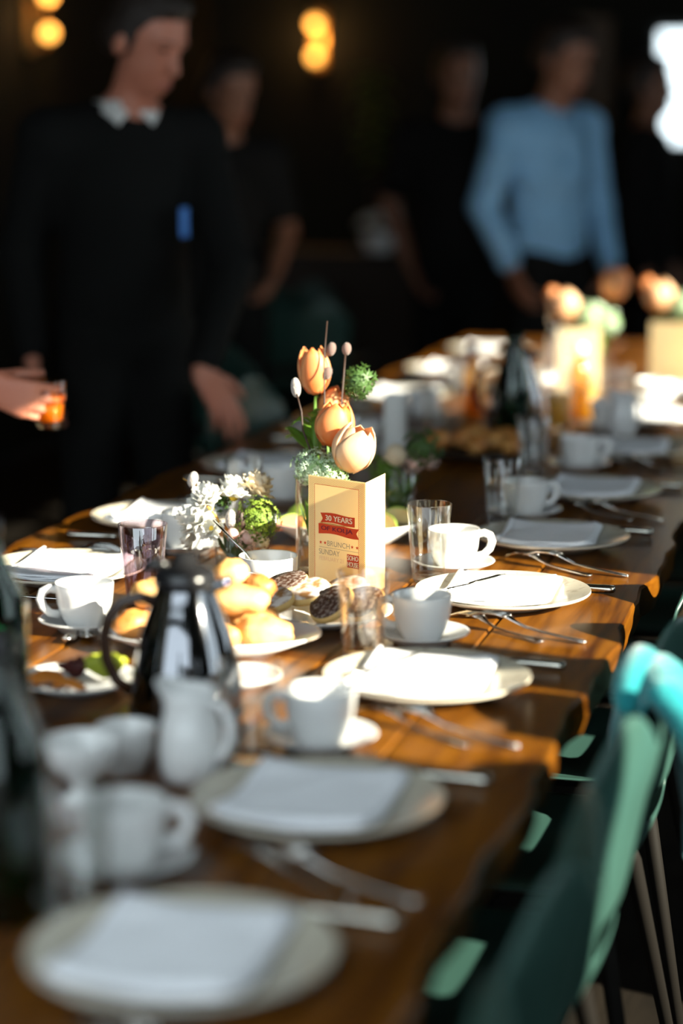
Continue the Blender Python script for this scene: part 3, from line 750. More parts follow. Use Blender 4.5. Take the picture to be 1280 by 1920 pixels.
def tulip(root, top, base, Rm, H, tilt, az, seed, deep, mstem=None):
    """bloom is a part; its petals are sub-parts"""
    st = MB(); b = Vector(base); t = Vector(top); mid = (b + t) / 2 + Vector((.012 * math.cos(az), .012 * math.sin(az), .01))
    st.tube([b, b * .6 + mid * .4, mid, mid * .4 + t * .6, t], .0032, 8); st.build('stem', M['stem'], root)
    bl = MB().blob((0, 0, .002), (.006, .006, .006), 10, 6).build('bloom', M['stem'], root, top)
    bl.rotation_euler = (0, tilt, az)
    for k in range(6):
        o = k % 2
        petal_mb(Rm * (1.0 if o else .90), H * (1.0 if o else .97), k * PI / 3 + seed, R(60), .006 if o else .001, seed * 10 + k, deep + (.06 if o else .2)).build('petal', M['tulip'], bl, attr=True, solid=.0006)
def leafstrip(root, base, d, L, wd, m, seed=0, droop=.35, name='leaf'):
    rn = random.Random(seed); d = Vector(d).normalized(); side = d.cross(Vector((0, 0, 1))).normalized()
    def fn(u, v):
        q = (v - .5) * 2
        p = Vector(base) + d * (L * u) - Vector((0, 0, 1)) * (droop * L * u * u) + side * (q * wd * math.sin(PI * (.06 + .94 * u) ** .8)) + Vector((0, 0, .25 * wd * q * q + .002 * math.sin(9 * u + seed)))
        return p
    return MB().grid(fn, 10, 4).build(name, m, root, solid=.0005)
def floret_head(root, c, r, n, fr, m, name='flower_head', seed=0, flat=1.0, half=False):
    """a head of tiny star florets no one could count"""
    rn = random.Random(seed); m_ = MB()
    for i in range(n):
        z = 1 - 2 * (i + .5) / n; a = i * 2.39996
        if half and z < -.25: continue
        q = math.sqrt(1 - z * z); d = Vector((q * math.cos(a), q * math.sin(a), z))
        p = Vector((d.x * r, d.y * r, d.z * r * flat)) * rn.uniform(.62, 1.16)
        t = d.orthogonal().normalized(); b = d.cross(t)
        k = rn.uniform(0, 6); vv = [tuple(p + d * fr * .25)]; ff = []
        for j in range(10):
            rr = fr if j % 2 == 0 else fr * .42; aa = k + j * PI / 5
            vv.append(tuple(p + (t * math.cos(aa) + b * math.sin(aa)) * rr + d * (fr * .5 if j % 2 == 0 else 0)))
        for j in range(10): ff.append((0, 1 + j, 1 + (j + 1) % 10))
        m_.add(vv, ff)
    m_.blob((0, 0, 0), (r * .5, r * .5, r * .5 * flat), 10, 7)
    o = m_.build(name, m, root, c); o['kind'] = 'stuff'; return o
def catkin(root, p, d, L=.018, r=.0075, m=None):
    q = Vector((0, 0, 1)).rotation_difference(Vector(d).normalized()).to_matrix()
    MB().blob(p, (r, r, L), 12, 8, q, lambda e: 1 - .25 * e.z).build('catkin', m or M['catkin'], root)
    MB().blob(tuple(Vector(p) - Vector(d).normalized() * L * .85), (r * .6, r * .6, r * .7), 8, 6, q).build('bud_scale', M['twig'], root)
def twig(root, pts, r=.0022, m=None):
    MB().tube(pts, [r * (1 - .4 * i / (len(pts) - 1)) for i in range(len(pts))], 7).build('twig', m or M['twig'], root)
def vase(name, label, x, y, r, h, water=.6, group=None):
    root = empty(name, (x, y, TZ), 0, label, 'vase', group)
    MB().lathe([(0, 0), (r * .96, 0), (r, .003), (r, h - .001), (r - .0008, h), (r - .0025, h - .001), (r - .0028, .014), (r * .6, .012), (0, .012)], 44).build('glass_body', M['glass'], root)
    MB().lathe([(0, .0125), (r - .004, .014), (r - .004, h * water), (0, h * water)], 32).build('water', M['water'], root)
    return root
# tall vase with three tulips behind the card
vx, vy = .036, 3.405
v1 = vase('tulip_vase', 'tall clear glass vase of peach tulips and catkins behind the menu card', vx, vy, .044, .168)
def L(x, y, z): return (x - vx, y - vy, z - TZ)
tulip(v1, L(.045, 3.43, .968), (.004, 0, .02), .0340, .074, R(10), R(20), 1.3, .62)
tulip(v1, L(.083, 3.39, .937), (.012, -.004, .02), .0370, .078, R(22), R(-15), 2.2, -.12)
tulip(v1, L(-.005, 3.52, 1.045), (-.01, .012, .02), .0290, .080, R(5), R(200), .4, .52)
tulip(v1, L(.006, 3.54, .995), (-.006, .016, .02), .026, .062, R(25), R(10), 3.1, .5)
floret_head(v1, (-.012, -.004, .185), .034, 240, .0058, M['florets'], seed=2, flat=.85)
floret_head(v1, (.022, -.018, .180), .028, 170, .0052, M['florets'], seed=5, flat=.8)
floret_head(v1, (-.028, .0, .165), .012, 30, .005, M['whitepetal'], seed=6)
twig(v1, [(-.004, .01, .05), (-.012, .005, .17), (-.020, .010, .205), (-.036, .012, .245), (-.040, .018, .275), (-.052, .028, .308)])
catkin(v1, (-.054, .032, .318), (-.1, 0, 1), .017, .0085)
twig(v1, [(.0, .02, .05), (.0, .03, .2), (-.01, .055, .28), (-.02, .09, .36), (-.02, .11, .42)], .0018)
catkin(v1, (-.016, .10, .335), (.4, 0, 1), .012, .008, M['budbrown'])
catkin(v1, (-.012, .11, .375), (.3, 0, 1), .012, .008, M['budbrown'])
twig(v1, [(.01, .03, .05), (.01, .07, .22), (.012, .10, .33), (.01, .12, .37)], .0022)
catkin(v1, (.012, .12, .375), (.1, 0, 1), .011, .008, M['budbrown'])
floret_head(v1, (.03, .13, .315), .026, 60, .010, M['darkleaf'], name='greenery', seed=9)
for q in range(9):
    a = q * 2.4; leafstrip(v1, (.012 * math.cos(a), .012 * math.sin(a), .03), (.25 * math.cos(a), .25 * math.sin(a), 1), .12, .010, M['leaf'] if q % 2 else M['darkleaf'], q, .1)
for q, (dx, dy, LL) in enumerate([(-.55, .2, .11), (-.25, .5, .12), (-.8, .35, .10)]):
    leafstrip(v1, (-.022, .03 + .01 * q, .195), (dx, dy, .9), LL, .018, M['leaf'], q, .45)
tp = MB(); tp.tube([(-.02, .04, .15), (-.025, .05, .21), (-.03, .06, .27)], .006, 8); tp.build('stem', M['leaf'], v1)
for q in range(5):
    a = 2.2 + q * .9; leafstrip(v1, (-.03, .06, .235 + .008 * q), (math.cos(a), math.sin(a), .7), .05, .009, M['leaf'], q + 20, .5)
# small posy in a jar
px_, py_ = -.115, 3.395
v2 = vase('posy_jar', 'small glass jar posy of white flowers, catkins and green viburnum', px_, py_, .036, .075)
def ruffled_flower(root, c, r, tilt, az, m, seed, layers=4, centre=None):
    rn = random.Random(seed)
    fl_ = MB().blob((0, 0, 0), (r * .25, r * .25, r * .25), 8, 6).build('flower', centre or m, root, c); fl_.rotation_euler = (0, tilt, az)
    for q in range(layers):
        m_ = MB(); n = 40; k = .35 + .65 * (1 - q / layers); up = r * (.15 + .28 * q)
        ph = rn.uniform(0, 6)
        def fn(u, v):
            a = 2 * PI * v; jag = 1 + .10 * math.sin(a * 17 + ph) * u + .14 * math.sin(a * 5 + ph) * u
            rr = r * k * u * jag
            return (rr * math.cos(a), rr * math.sin(a), up * u * u + r * .10 * u * math.sin(a * 9 + ph * 2))
        m_.grid(fn, 5, n); m_.build('petal_ring', m, fl_, solid=.0005)
ruffled_flower(v2, (-.052, -.020, .088), .040, R(50), R(200), M['whitepetal'], 1, 4)
ruffled_flower(v2, (-.040, -.022, .124), .030, R(30), R(230), M['whitepetal'], 2, 4)
ruffled_flower(v2, (-.005, .012, .128), .034, R(10), R(60), M['whitepetal'], 3, 4, M['yellow'])
ruffled_flower(v2, (.028, .024, .138), .032, R(30), R(20), M['creampetal'], 4, 4)
ruffled_flower(v2, (-.070, -.012, .058), .026, R(80), R(190), M['whitepetal'], 5, 3)
ruffled_flower(v2, (-.028, -.036, .080), .022, R(60), R(260), M['whitepetal'], 6, 3, M['yellow'])
floret_head(v2, (.044, -.012, .094), .036, 300, .0050, M['floretgreen'], seed=11)
floret_head(v2, (.034, -.030, .066), .022, 60, .0044, M['pinkpetal'], seed=12)
floret_head(v2, (.052, -.018, .056), .018, 46, .0044, M['creampetal'], seed=13)
floret_head(v2, (-.030, .015, .124), .020, 50, .006, M['darkleaf'], name='greenery', seed=14)
twig(v2, [(.0, -.03, .06), (-.020, -.034, .10), (-.036, -.036, .118), (-.052, -.038, .128)], .0022, M['orangetwig'])
twig(v2, [(-.03, -.02, .11), (-.06, -.018, .15), (-.085, -.015, .160)], .0016, M['orangetwig'])
catkin(v2, (-.066, -.018, .163), (.3, 0, 1), .014, .009)
catkin(v2, (.006, -.038, .102), (.05, 0, 1), .017, .0095)
catkin(v2, (.022, -.034, .102), (-.15, 0, 1), .017, .008, M['twig'])
catkin(v2, (.012, -.048, .076), (.1, -1, .2), .010, .0095, M['pinkpetal'])
for q in range(8):
    a = q * .8; leafstrip(v2, (.01 * math.cos(a), .01 * math.sin(a), .02), (.5 * math.cos(a), .5 * math.sin(a), 1), .06, .008, M['darkleaf'], q + 40, .1)
# third posy in shade
v3 = vase('posy_glass', 'glass of cream flowers and greenery in shade behind the tulips', .034, 3.96, .038, .10)
ruffled_flower(v3, (.004, -.02, .122), .024, R(20), R(250), M['creampetal'], 21, 4)
MB().blob((.004, -.024, .128), (.020, .019, .022), 14, 10).build('rose_bud', M['creampetal'], v3)
floret_head(v3, (.050, .0, .138), .034, 70, .009, M['darkleaf'], name='greenery', seed=22)
floret_head(v3, (.036, -.01, .110), .018, 24, .007, M['pinkpetal'], seed=23)
floret_head(v3, (.064, .01, .112), .014, 18, .007, M['pinkpetal'], seed=25)
floret_head(v3, (-.02, -.01, .095), .032, 60, .008, M['leaf'], name='greenery', seed=24)
for q in range(10):
    a = q * .7; leafstrip(v3, (.012 * math.cos(a), .012 * math.sin(a), .015), (.4 * math.cos(a), .4 * math.sin(a), 1), .085, .010, M['leaf'], q + 60, .1)
# far tulip vase and the next beyond
def far_vase(x, y, lab, s):
    v = vase('tulip_vase', lab, x, y, .044, .168); v.scale = (1.15, 1.15, 1.15)
    tulip(v, (-.045, -.02, .185), (0, 0, .02), .040, .078, R(15), R(190), s, .05)
    tulip(v, (.055, .03, .235), (.01, 0, .02), .036, .080, R(10), R(20), s + 1, .42)
    tulip(v, (-.075, .03, .215), (-.01, 0, .02), .022, .055, R(30), R(180), s + 2, .6)
    floret_head(v, (.012, -.03, .200), .036, 90, .008, M['florets'], seed=31)
    floret_head(v, (.055, -.02, .185), .028, 60, .008, M['florets'], seed=32)
    for q in range(8):
        a = q * .8; leafstrip(v, (.012 * math.cos(a), .012 * math.sin(a), .02), (.3 * math.cos(a), .3 * math.sin(a), 1), .16, .012, M['leaf'], q + 80, .1)
    return v
far_vase(.105, 5.99, 'tall glass vase of peach tulips behind the far menu card', .8)
far_vase(.32, 6.44, 'tall vase of peach tulips at the right edge, farthest along', 2.0)

# ------------------------------------------------------------------ menu cards
def text_mb(s, size, spacing=1.0):
    cu = bpy.data.curves.new('lettering', 'FONT'); cu.body = s; cu.size = size; cu.align_x = 'LEFT'; cu.space_character = spacing
    cu.offset = 0
    o = bpy.data.objects.new('lettering', cu); COL.objects.link(o)
    bpy.context.view_layer.update()
    me = bpy.data.meshes.new_from_object(o.evaluated_get(bpy.context.evaluated_depsgraph_get()))
    v = [tuple(q.co) for q in me.vertices]; f = [tuple(p.vertices) for p in me.polygons]
    bpy.data.objects.remove(o); bpy.data.curves.remove(cu); bpy.data.meshes.remove(me)
    return v, f
def card(x, y, az, open_az, Wc, Hc, label, printed=True, Wb=.10):
    """standing folded card; local: fold edge at x=Wc, front panel spans x 0..Wc in the plane y=0, facing -y"""
    root = empty('menu_card', (x, y, TZ), az, label, 'menu card', 'menu cards')
    MB().box((Wc / 2, .0004, Hc / 2), (Wc, .0006, Hc)).build('front_panel', M['paper'], root, smooth=False)
    bp = MB().box((Wb / 2, 0, Hc / 2), (Wb, .0006, Hc)).build('back_panel', M['paper'], root, (Wc, .0005, 0), smooth=False)
    bp.rotation_euler.z = open_az
    if not printed: return root
    e = -.0003
    def flat(pts, name, m, yy=e - .0001):
        return MB().add([(a, yy, b) for a, b in pts], [tuple(range(len(pts)))]).build(name, m, root, smooth=False)
    # hatched border: slanted stripes inside the frame between the outer edge and the red rule
    hb = MB(); b0, b1 = .002, .0125; st = .0031
    def clipstripe(t):
        # stripe x+z in [t, t+st/2]; sample per border rectangle
        for (xa, xb, za, zb) in ((b0, Wc - .001, Hc - b1, Hc - b0), (b0, b1, .001, Hc - b1), (Wc - b1, Wc - .001, .001, Hc - b1)):
            poly = [(xa, za), (xb, za), (xb, zb), (xa, zb)]
            for sgn, lim in ((1, t), (-1, -(t + st * .42))):
                out = []
                for i in range(len(poly)):
                    p, q = poly[i], poly[(i + 1) % len(poly)]
                    fp, fq = sgn * (p[1] - p[0]) - lim, sgn * (q[1] - q[0]) - lim
                    if fp >= 0: out.append(p)
                    if fp * fq < 0:
                        k = fp / (fp - fq); out.append((p[0] + (q[0] - p[0]) * k, p[1] + (q[1] - p[1]) * k))
                poly = out
                if len(poly) < 3: break
            if len(poly) >= 3: hb.add([(a, e, b) for a, b in poly], [tuple(range(len(poly)))])
    t = -Wc
    while t < Hc: clipstripe(t); t += st
    hb.build('hatched_border', M['stripe'], root, smooth=False)
    rl = MB(); q = .0135; lw = .0008
    for a, b, c, d in ((q, Wc - q, Hc - q, Hc - q + lw), (q, q + lw, .01, Hc - q), (Wc - q - lw, Wc - q, .01, Hc - q)):
        rl.add([(a, e - .0001, c), (b, e - .0001, c), (b, e - .0001, d), (a, e - .0001, d)], [(0, 1, 2, 3)])
    rl.build('red_rule', M['red'], root, smooth=False)
    # ribbons (heights measured from the card's foot)
    def ribbon(x0, x1, z0, z1, notch, wave, name):
        n = 16; m_ = MB(); v = []
        for i in range(n + 1):
            u = i / n; zz = wave * math.sin(PI * 2 * (u - .1)) ; xx = x0 + (x1 - x0) * u
            v += [(xx, e - .0002, z0 + zz), (xx, e - .0002, (z0 + z1) / 2 + zz), (xx, e - .0002, z1 + zz)]
        j = 0 if notch == 'left' else n
        a, b, c = v[3 * j + 1]; v[3 * j + 1] = (a + (.006 if notch == 'left' else -.006), b, c)
        f = [q for i in range(n) for q in ((3 * i, 3 * i + 3, 3 * i + 4, 3 * i + 1), (3 * i + 1, 3 * i + 4, 3 * i + 5, 3 * i + 2))]
        m_.add(v, f).build(name, M['red'], root, smooth=False)
    ribbon(.0265, .1000, Hc - .0745, Hc - .0585, 'left', .0012, 'red_ribbon')
    ribbon(.0225, .1090, Hc - .0930, Hc - .0760, 'right', .0016, 'red_ribbon')
    flat([(.0235, Hc - .0762), (.0275, Hc - .0748), (.0985, Hc - .0752), (.060, Hc - .0772)], 'ribbon_fold', M['tan'], e - .00025)
    def line(s, x0, x1, z, hgt, m, dy=.0004, bold=0):
        v, f = text_mb(s, 1.0)
        mx0 = min(p[0] for p in v); mx1 = max(p[0] for p in v); my0 = min(p[1] for p in v); my1 = max(p[1] for p in v)
        MBx = MB()
        for b in ([0] if not bold else [-bold, 0, bold]):
            MBx.add([(x0 + (p[0] - mx0) / (mx1 - mx0) * (x1 - x0) + b, e - dy - abs(b) * .05, z + (p[1] - my0) / (my1 - my0) * hgt) for p in v], f)
        return MBx.build('lettering', m, root, smooth=False)
    line('30 YEARS', .0375, .0945, Hc - .0705, .0088, M['cream'], bold=.0004)
    line('OF KOLJA', .0285, .0955, Hc - .0890, .0090, M['navy'], bold=.0004)
    line('BRUNCH', .0415, .0895, Hc - .1120, .0085, M['grey'])
    line('SUNDAY', .0235, .0680, Hc - .1270, .0088, M['grey'])
    line('FEBRUARY 21', .0245, .0760, Hc - .1370, .0066, M['pale'])
    for xs in (.0270, .0365, .0945, .1050):
        pts = [(xs + (.0034 if i % 2 == 0 else .0014) * math.sin(i * PI / 5), Hc - .1078 + (.0034 if i % 2 == 0 else .0014) * math.cos(i * PI / 5)) for i in range(10)]
        flat(pts, 'star', M['red'])
    flat([(.0235, Hc - .1156), (.108, Hc - .1156), (.108, Hc - .1150), (.0235, Hc - .1150)], 'thin_rule', M['grey'])
    flat([(.0835, Hc - .1420), (.1090, Hc - .1420), (.1090, Hc - .1205), (.0835, Hc - .1205)], 'red_square', M['red'])
    line('SOHO', .0850, .1075, Hc - .1300, .0080, M['cream'], .0005, .0003)
    line('HOUSE', .0850, .1075, Hc - .1405, .0080, M['cream'], .0005, .0003)
    # pale red rule on the inside page
    MB().box((.008, -.0005, Hc / 2), (.0005, .0002, Hc - .03)).build('pale_rule', M['pale'], bp, smooth=False)
    return root
caz = math.atan2(-.054, .109)
card(.044, 3.294, caz, R(112), .122, .190, 'cream folded menu card with red ribbons standing before the tall vase')
card(.045, 5.815, R(12), R(112), .120, .205, 'cream menu card standing far down the table before tulips', False)
card(.25, 6.26, R(-8), R(110), .125, .19, 'cream menu card at the right edge, farthest along the table', False)
pc = empty('place_card', (-.150, 4.70, TZ), R(-6), 'small white card standing in shade behind the tulips', 'card')
MB().box((0, .0, .075), (.045, .001, .15)).build('front_panel', M['whitecloth'], pc, smooth=False)
q = MB().box((0, .0, .075), (.045, .001, .15)).build('back_panel', M['whitecloth'], pc, (0, .03, 0), smooth=False)
# a stack of plates on the far left
for q in range(4):
    tag(MB().lathe([(0, .002), (.06, 0), (.066, .003), (.10, .014), (.099, .0155), (.065, .006), (0, .006)], 36).build('white_plate', M['china'], loc=(-.10, 6.25, TZ + .0065 * q)), 'white plate stacked far down the table, number %s from the bottom' % ['one', 'two', 'three', 'four'][q], 'plate', 'stacked white plates')

# ------------------------------------------------------------------ chairs
def chair():
    root = empty('shell_chair', label='chair', cat='chair')
    prof = [(-.232, .432, .17), (-.225, .446, .195), (-.19, .456, .21), (-.1, .452, .222), (0, .446, .226), (.09, .448, .222), (.15, .462, .216), (.184, .494, .208), (.198, .536, .205), (.206, .572, .207), (.220, .64, .218), (.233, .71, .222), (.243, .745, .228), (.247, .775, .226), (.250, .800, .216), (.252, .822, .196)]
    nv = 16; v = []; f = []
    for i, (y, z, hw) in enumerate(prof):
        b = min(1, max(0, (z - .46) / .2))
        for j in range(nv + 1):
            q = (j / nv - .5) * 2
            dip = max(0, (z - .71) / .112) ** 1.5      # invented dip between two lobes, lets a sunlit gap onto the table edge
            lobe = .022 * math.cos(2 * PI * (abs(q) - .58)) - (.028 if abs(q) < .2 else 0) * (1 - (q / .2) ** 2) - .03 * max(0, abs(q) - .8) / .2
            v.append((q * hw, y - b * .060 * q * q, z + (1 - b) * .022 * q ** 4 + dip * lobe))
    for i in range(len(prof) - 1):
        for j in range(nv):
            if i == 8 and 4 <= j < 12: continue     # hand slot between seat and back
            a = i * (nv + 1) + j; f.append((a, a + 1, a + nv + 2, a + nv + 1))
    MB().add(v, f).build('shell', M['teal'], root, solid=.007, sub=1)
    for sx in (-1, 1):
        for (y0, y1) in ((-.13, -.21), (.13, .22)):
            MB().tube([(sx * .12, y0, .445), (sx * .14, y0 * 1.1, .40), (sx * .20, y1, 0)], [.013, .014, .009], 10).build('leg', M['leg'], root)
    MB().box((0, 0, .431), (.25, .26, .012), bev=.003).build('mounting_frame', M['leg'], root, smooth=False)
    return root
proto('chair', chair())
CR = [1.42, 1.93, 2.45, 2.97, 3.49, 4.02, 4.56, 5.12, 5.70, 6.28]
for i, y in enumerate(CR):
    put('chair', (.46 + (.0 if i != 1 else .0), y, 0), R(-90) + rnd.uniform(-.04, .04), 'teal plastic shell chair tucked in on the right side, %s' % ORD[i], 'teal shell chairs')
for (x, y, a, lb) in [(-.52, 5.32, R(80), 'fifth left-hand plate, under the suited man\'s hand')]:
    put('chair', (x, y, 0), a, 'teal plastic shell chair facing the ' + lb, 'teal shell chairs')
for (x, y, a, lb) in [(-1.05, 6.55, R(150), 'teal shell chair away from the table, behind the tulips'), (-1.62, 9.3, R(170), 'teal shell chair standing at the far end of the room'), (-1.42, 8.25, R(200), 'teal shell chair in the dim space behind the suited man')]:
    put('chair', (x, y, 0), a, lb, 'teal shell chairs')

# coat over the third chair's back
def coat():
    root = empty('draped_coat', (.715, 2.60, 0), 0, 'turquoise coat bundled over the back of a chair at the right edge', 'coat')
    def base(u, v, off, amp):
        q = (v - .5) * 2; top = .818 - .02 * q * q
        yb = q * .10 * (1 + .18 * max(0, u - .5)); wv = amp * math.sin(11 * v + 3 * u) + amp * .6 * math.sin(23 * v - 5 * u); bow = -.045 * v
        if u < .30:
            t = (.30 - u) / .30; return (-.022 - off - .012 * t + wv + bow, yb, top - .11 * t - .012 * math.sin(6 * v) * t)
        if u < .42:
            t = (u - .30) / .12 * PI; return (-.022 * math.cos(t) - off * math.cos(t) + bow + wv * .4, yb, top + (.014 + off) * math.sin(t))
        t = (u - .42) / .58; return (.022 + off + .03 * t + wv * (1 + t) + bow, yb, top - .24 * t - .02 * math.sin(9 * v) * t)
    MB().grid(lambda u, v: base(u, v, .010, .006), 40, 26).build('coat_body', M['coat'], root, solid=.004)
    for nm, pts, r in (('collar', [(-.05, -.09, .79), (-.055, -.05, .815), (-.045, .0, .832), (-.05, .06, .826), (-.05, .10, .79)], [.014, .024, .027, .024, .014]),
                       ('sleeve', [(-.03, -.10, .835), (.02, -.105, .815), (.055, -.09, .74), (.065, -.09, .66), (.07, -.095, .59)], [.018, .026, .030, .028, .022])):
        MB().tube(pts, r, 14).build(nm, M['coat'], root, sub=1)
    MB().tube([(-.030, -.104, .77), (-.034, -.108, .735)], [.006, .006], 8).build('pale_toggle', M['whitecloth'], root)
coat()

# ------------------------------------------------------------------ people: one smooth surface per body, grown from tapered limbs
def surface_nets(F, o, h):
    S = F < 0
    nx, ny, nz = F.shape
    c = np.zeros((nx - 1, ny - 1, nz - 1), np.int8)
    for i in (0, 1):
        for j in (0, 1):
            for k_ in (0, 1): c += S[i:nx - 1 + i, j:ny - 1 + j, k_:nz - 1 + k_]
    act = (c > 0) & (c < 8)
    idx = np.full(act.shape, -1, np.int64); ii = np.argwhere(act); idx[act] = np.arange(len(ii))
    acc = np.zeros((len(ii), 3)); cnt = np.zeros(len(ii))
    cor = [(i, j, k_) for i in (0, 1) for j in (0, 1) for k_ in (0, 1)]
    for a in cor:
        for ax in range(3):
            if a[ax] == 1: continue
            b = list(a); b[ax] = 1
            fa = F[ii[:, 0] + a[0], ii[:, 1] + a[1], ii[:, 2] + a[2]]; fb = F[ii[:, 0] + b[0], ii[:, 1] + b[1], ii[:, 2] + b[2]]
            cr = (fa < 0) != (fb < 0); t = np.where(cr, fa / np.where(cr, fa - fb, 1), 0)
            p = np.tile(np.array(a, float), (len(ii), 1)); p[:, ax] += t
            acc[cr] += p[cr]; cnt[cr] += 1
    v = (ii + acc / cnt[:, None]) * h + o
    faces = []
    for ax in range(3):
        o1, o2 = [(1, 2), (2, 0), (0, 1)][ax]
        sl0 = [slice(None)] * 3; sl1 = [slice(None)] * 3; sl0[ax] = slice(0, -1); sl1[ax] = slice(1, None)
        A, B = S[tuple(sl0)], S[tuple(sl1)]
        e = np.argwhere(A != B)
        e = e[(e[:, o1] > 0) & (e[:, o2] > 0) & (e[:, o1] < F.shape[o1] - 1) & (e[:, o2] < F.shape[o2] - 1)]
        sgn = A[e[:, 0], e[:, 1], e[:, 2]]
        def at_(d1, d2):
            q = e.copy(); q[:, o1] -= d1; q[:, o2] -= d2; return idx[q[:, 0], q[:, 1], q[:, 2]]
        q0, q1, q2, q3 = at_(1, 1), at_(0, 1), at_(0, 0), at_(1, 0)
        f = np.stack([q0, q1, q2, q3], 1); f[~sgn] = f[~sgn][:, ::-1]
        faces.append(f)
    return v, np.concatenate(faces)
def sdf_mesh(name, prims, h, m, parent):
    """prims: ('c', a, b, ra, rb, k) tapered capsule | ('e', centre, radii, matrix3 or None, k)"""
    los, his = [], []
    for p in prims:
        if p[0] == 'c':
            a, b = np.array(p[1], float), np.array(p[2], float); r = max(p[3], p[4]); los.append(np.minimum(a, b) - r); his.append(np.maximum(a, b) + r)
        else:
            c = np.array(p[1], float); r = max(p[2]); los.append(c - r); his.append(c + r)
    lo = np.min(los, 0) - 3 * h; hi = np.max(his, 0) + 3 * h
    n = np.ceil((hi - lo) / h).astype(int) + 1
    F = np.full(n, 1.0, np.float32)
    for p, l, u in zip(prims, los, his):
        k_ = p[-1]; mg = k_ + 2.5 * h
        i0 = np.maximum(0, np.floor((l - mg - lo) / h).astype(int)); i1 = np.minimum(n, np.ceil((u + mg - lo) / h).astype(int) + 1)
        X = (lo[0] + h * np.arange(i0[0], i1[0], dtype=np.float32))[:, None, None]; Y = (lo[1] + h * np.arange(i0[1], i1[1], dtype=np.float32))[None, :, None]; Z = (lo[2] + h * np.arange(i0[2], i1[2], dtype=np.float32))[None, None, :]
        if p[0] == 'c':
            a, b = np.array(p[1], float), np.array(p[2], float); d = b - a; dd = max(1e-9, d @ d)
            t = np.clip(((X - a[0]) * d[0] + (Y - a[1]) * d[1] + (Z - a[2]) * d[2]) / dd, 0, 1)
            D = np.sqrt((X - a[0] - t * d[0]) ** 2 + (Y - a[1] - t * d[1]) ** 2 + (Z - a[2] - t * d[2]) ** 2) - (p[3] + (p[4] - p[3]) * t)
        else:
            c = np.array(p[1], float); r = p[2]; mt = np.array(p[3] if p[3] is not None else np.eye(3))
            x, y, z = X - c[0], Y - c[1], Z - c[2]
            q = [mt[0][i] * x + mt[1][i] * y + mt[2][i] * z for i in range(3)]
            k0 = np.sqrt((q[0] / r[0]) ** 2 + (q[1] / r[1]) ** 2 + (q[2] / r[2]) ** 2)
            k1 = np.sqrt((q[0] / r[0] ** 2) ** 2 + (q[1] / r[1] ** 2) ** 2 + (q[2] / r[2] ** 2) ** 2)
            D = np.where(k1 > 1e-6, k0 * (k0 - 1) / np.maximum(k1, 1e-6), -min(r))
        s = tuple(slice(a_, b_) for a_, b_ in zip(i0, i1)); f0 = F[s]
        hh = np.clip(.5 + .5 * (f0 - D) / k_, 0, 1)
        F[s] = f0 * (1 - hh) + D * hh - k_ * hh * (1 - hh)
    v, f = surface_nets(F, lo, h)
    me = bpy.data.meshes.new(name); me.from_pydata(v.tolist(), [], f.tolist()); me.update()
    me.polygons.foreach_set('use_smooth', [True] * len(me.polygons)); me.materials.append(m)
    o = bpy.data.objects.new(name, me); COL.objects.link(o); o.parent = parent
    return o
def hand(wr, fwd, nrm, side, curl, s=1.0, spread=.05, thumb_curl=.3, tdir=(.75, .62, .25)):
    """wr wrist point, fwd finger direction, nrm direction the palm faces, side +1/-1 = which way the thumb lies along fwd x nrm"""
    w_ = Vector(wr); f = Vector(fwd).normalized(); n = Vector(nrm); n = (n - f * n.dot(f)).normalized(); t = f.cross(n) * side
    P = []; kn = []
    for i, (o, L_) in enumerate([(.030, .088), (.010, .092), (-.010, .087), (-.028, .078)]):
        kn.append(w_ + f * L_ * s + t * o * s)
        P.append(('c', w_ + t * o * .55 * s + f * .008 * s, kn[-1], .0145 * s, .0105 * s, .012))
    FL = [(.043, .026, .021), (.047, .030, .022), (.044, .028, .021), (.034, .021, .019)]
    for i in range(4):
        d = (f + t * spread * (1.2 - .9 * i)).normalized(); p = kn[i]; a = 0
        for j, L_ in enumerate(FL[i]):
            a += curl[i] * (1.0 if j == 0 else 1.15 if j == 1 else .7)
            dd = (d * math.cos(a) + n * math.sin(a)).normalized(); q = p + dd * L_ * s
            r = (.0096 - .0009 * j - (.0012 if i == 3 else 0)) * s
            P.append(('c', p, q, r, r * .9, .004)); p = q
    b = w_ + t * .024 * s + f * .022 * s + n * .006 * s; d = (t * tdir[0] + f * tdir[1] + n * tdir[2]).normalized()
    c = b + d * .045 * s; d2 = (d + f * .35 + n * thumb_curl).normalized(); e = c + d2 * .032 * s; d3 = (d2 + n * thumb_curl).normalized(); g = e + d3 * .026 * s
    P += [('c', b, c, .0150 * s, .0125 * s, .012), ('c', c, e, .0112 * s, .0100 * s, .005), ('c', e, g, .0100 * s, .0080 * s, .004)]
    return P
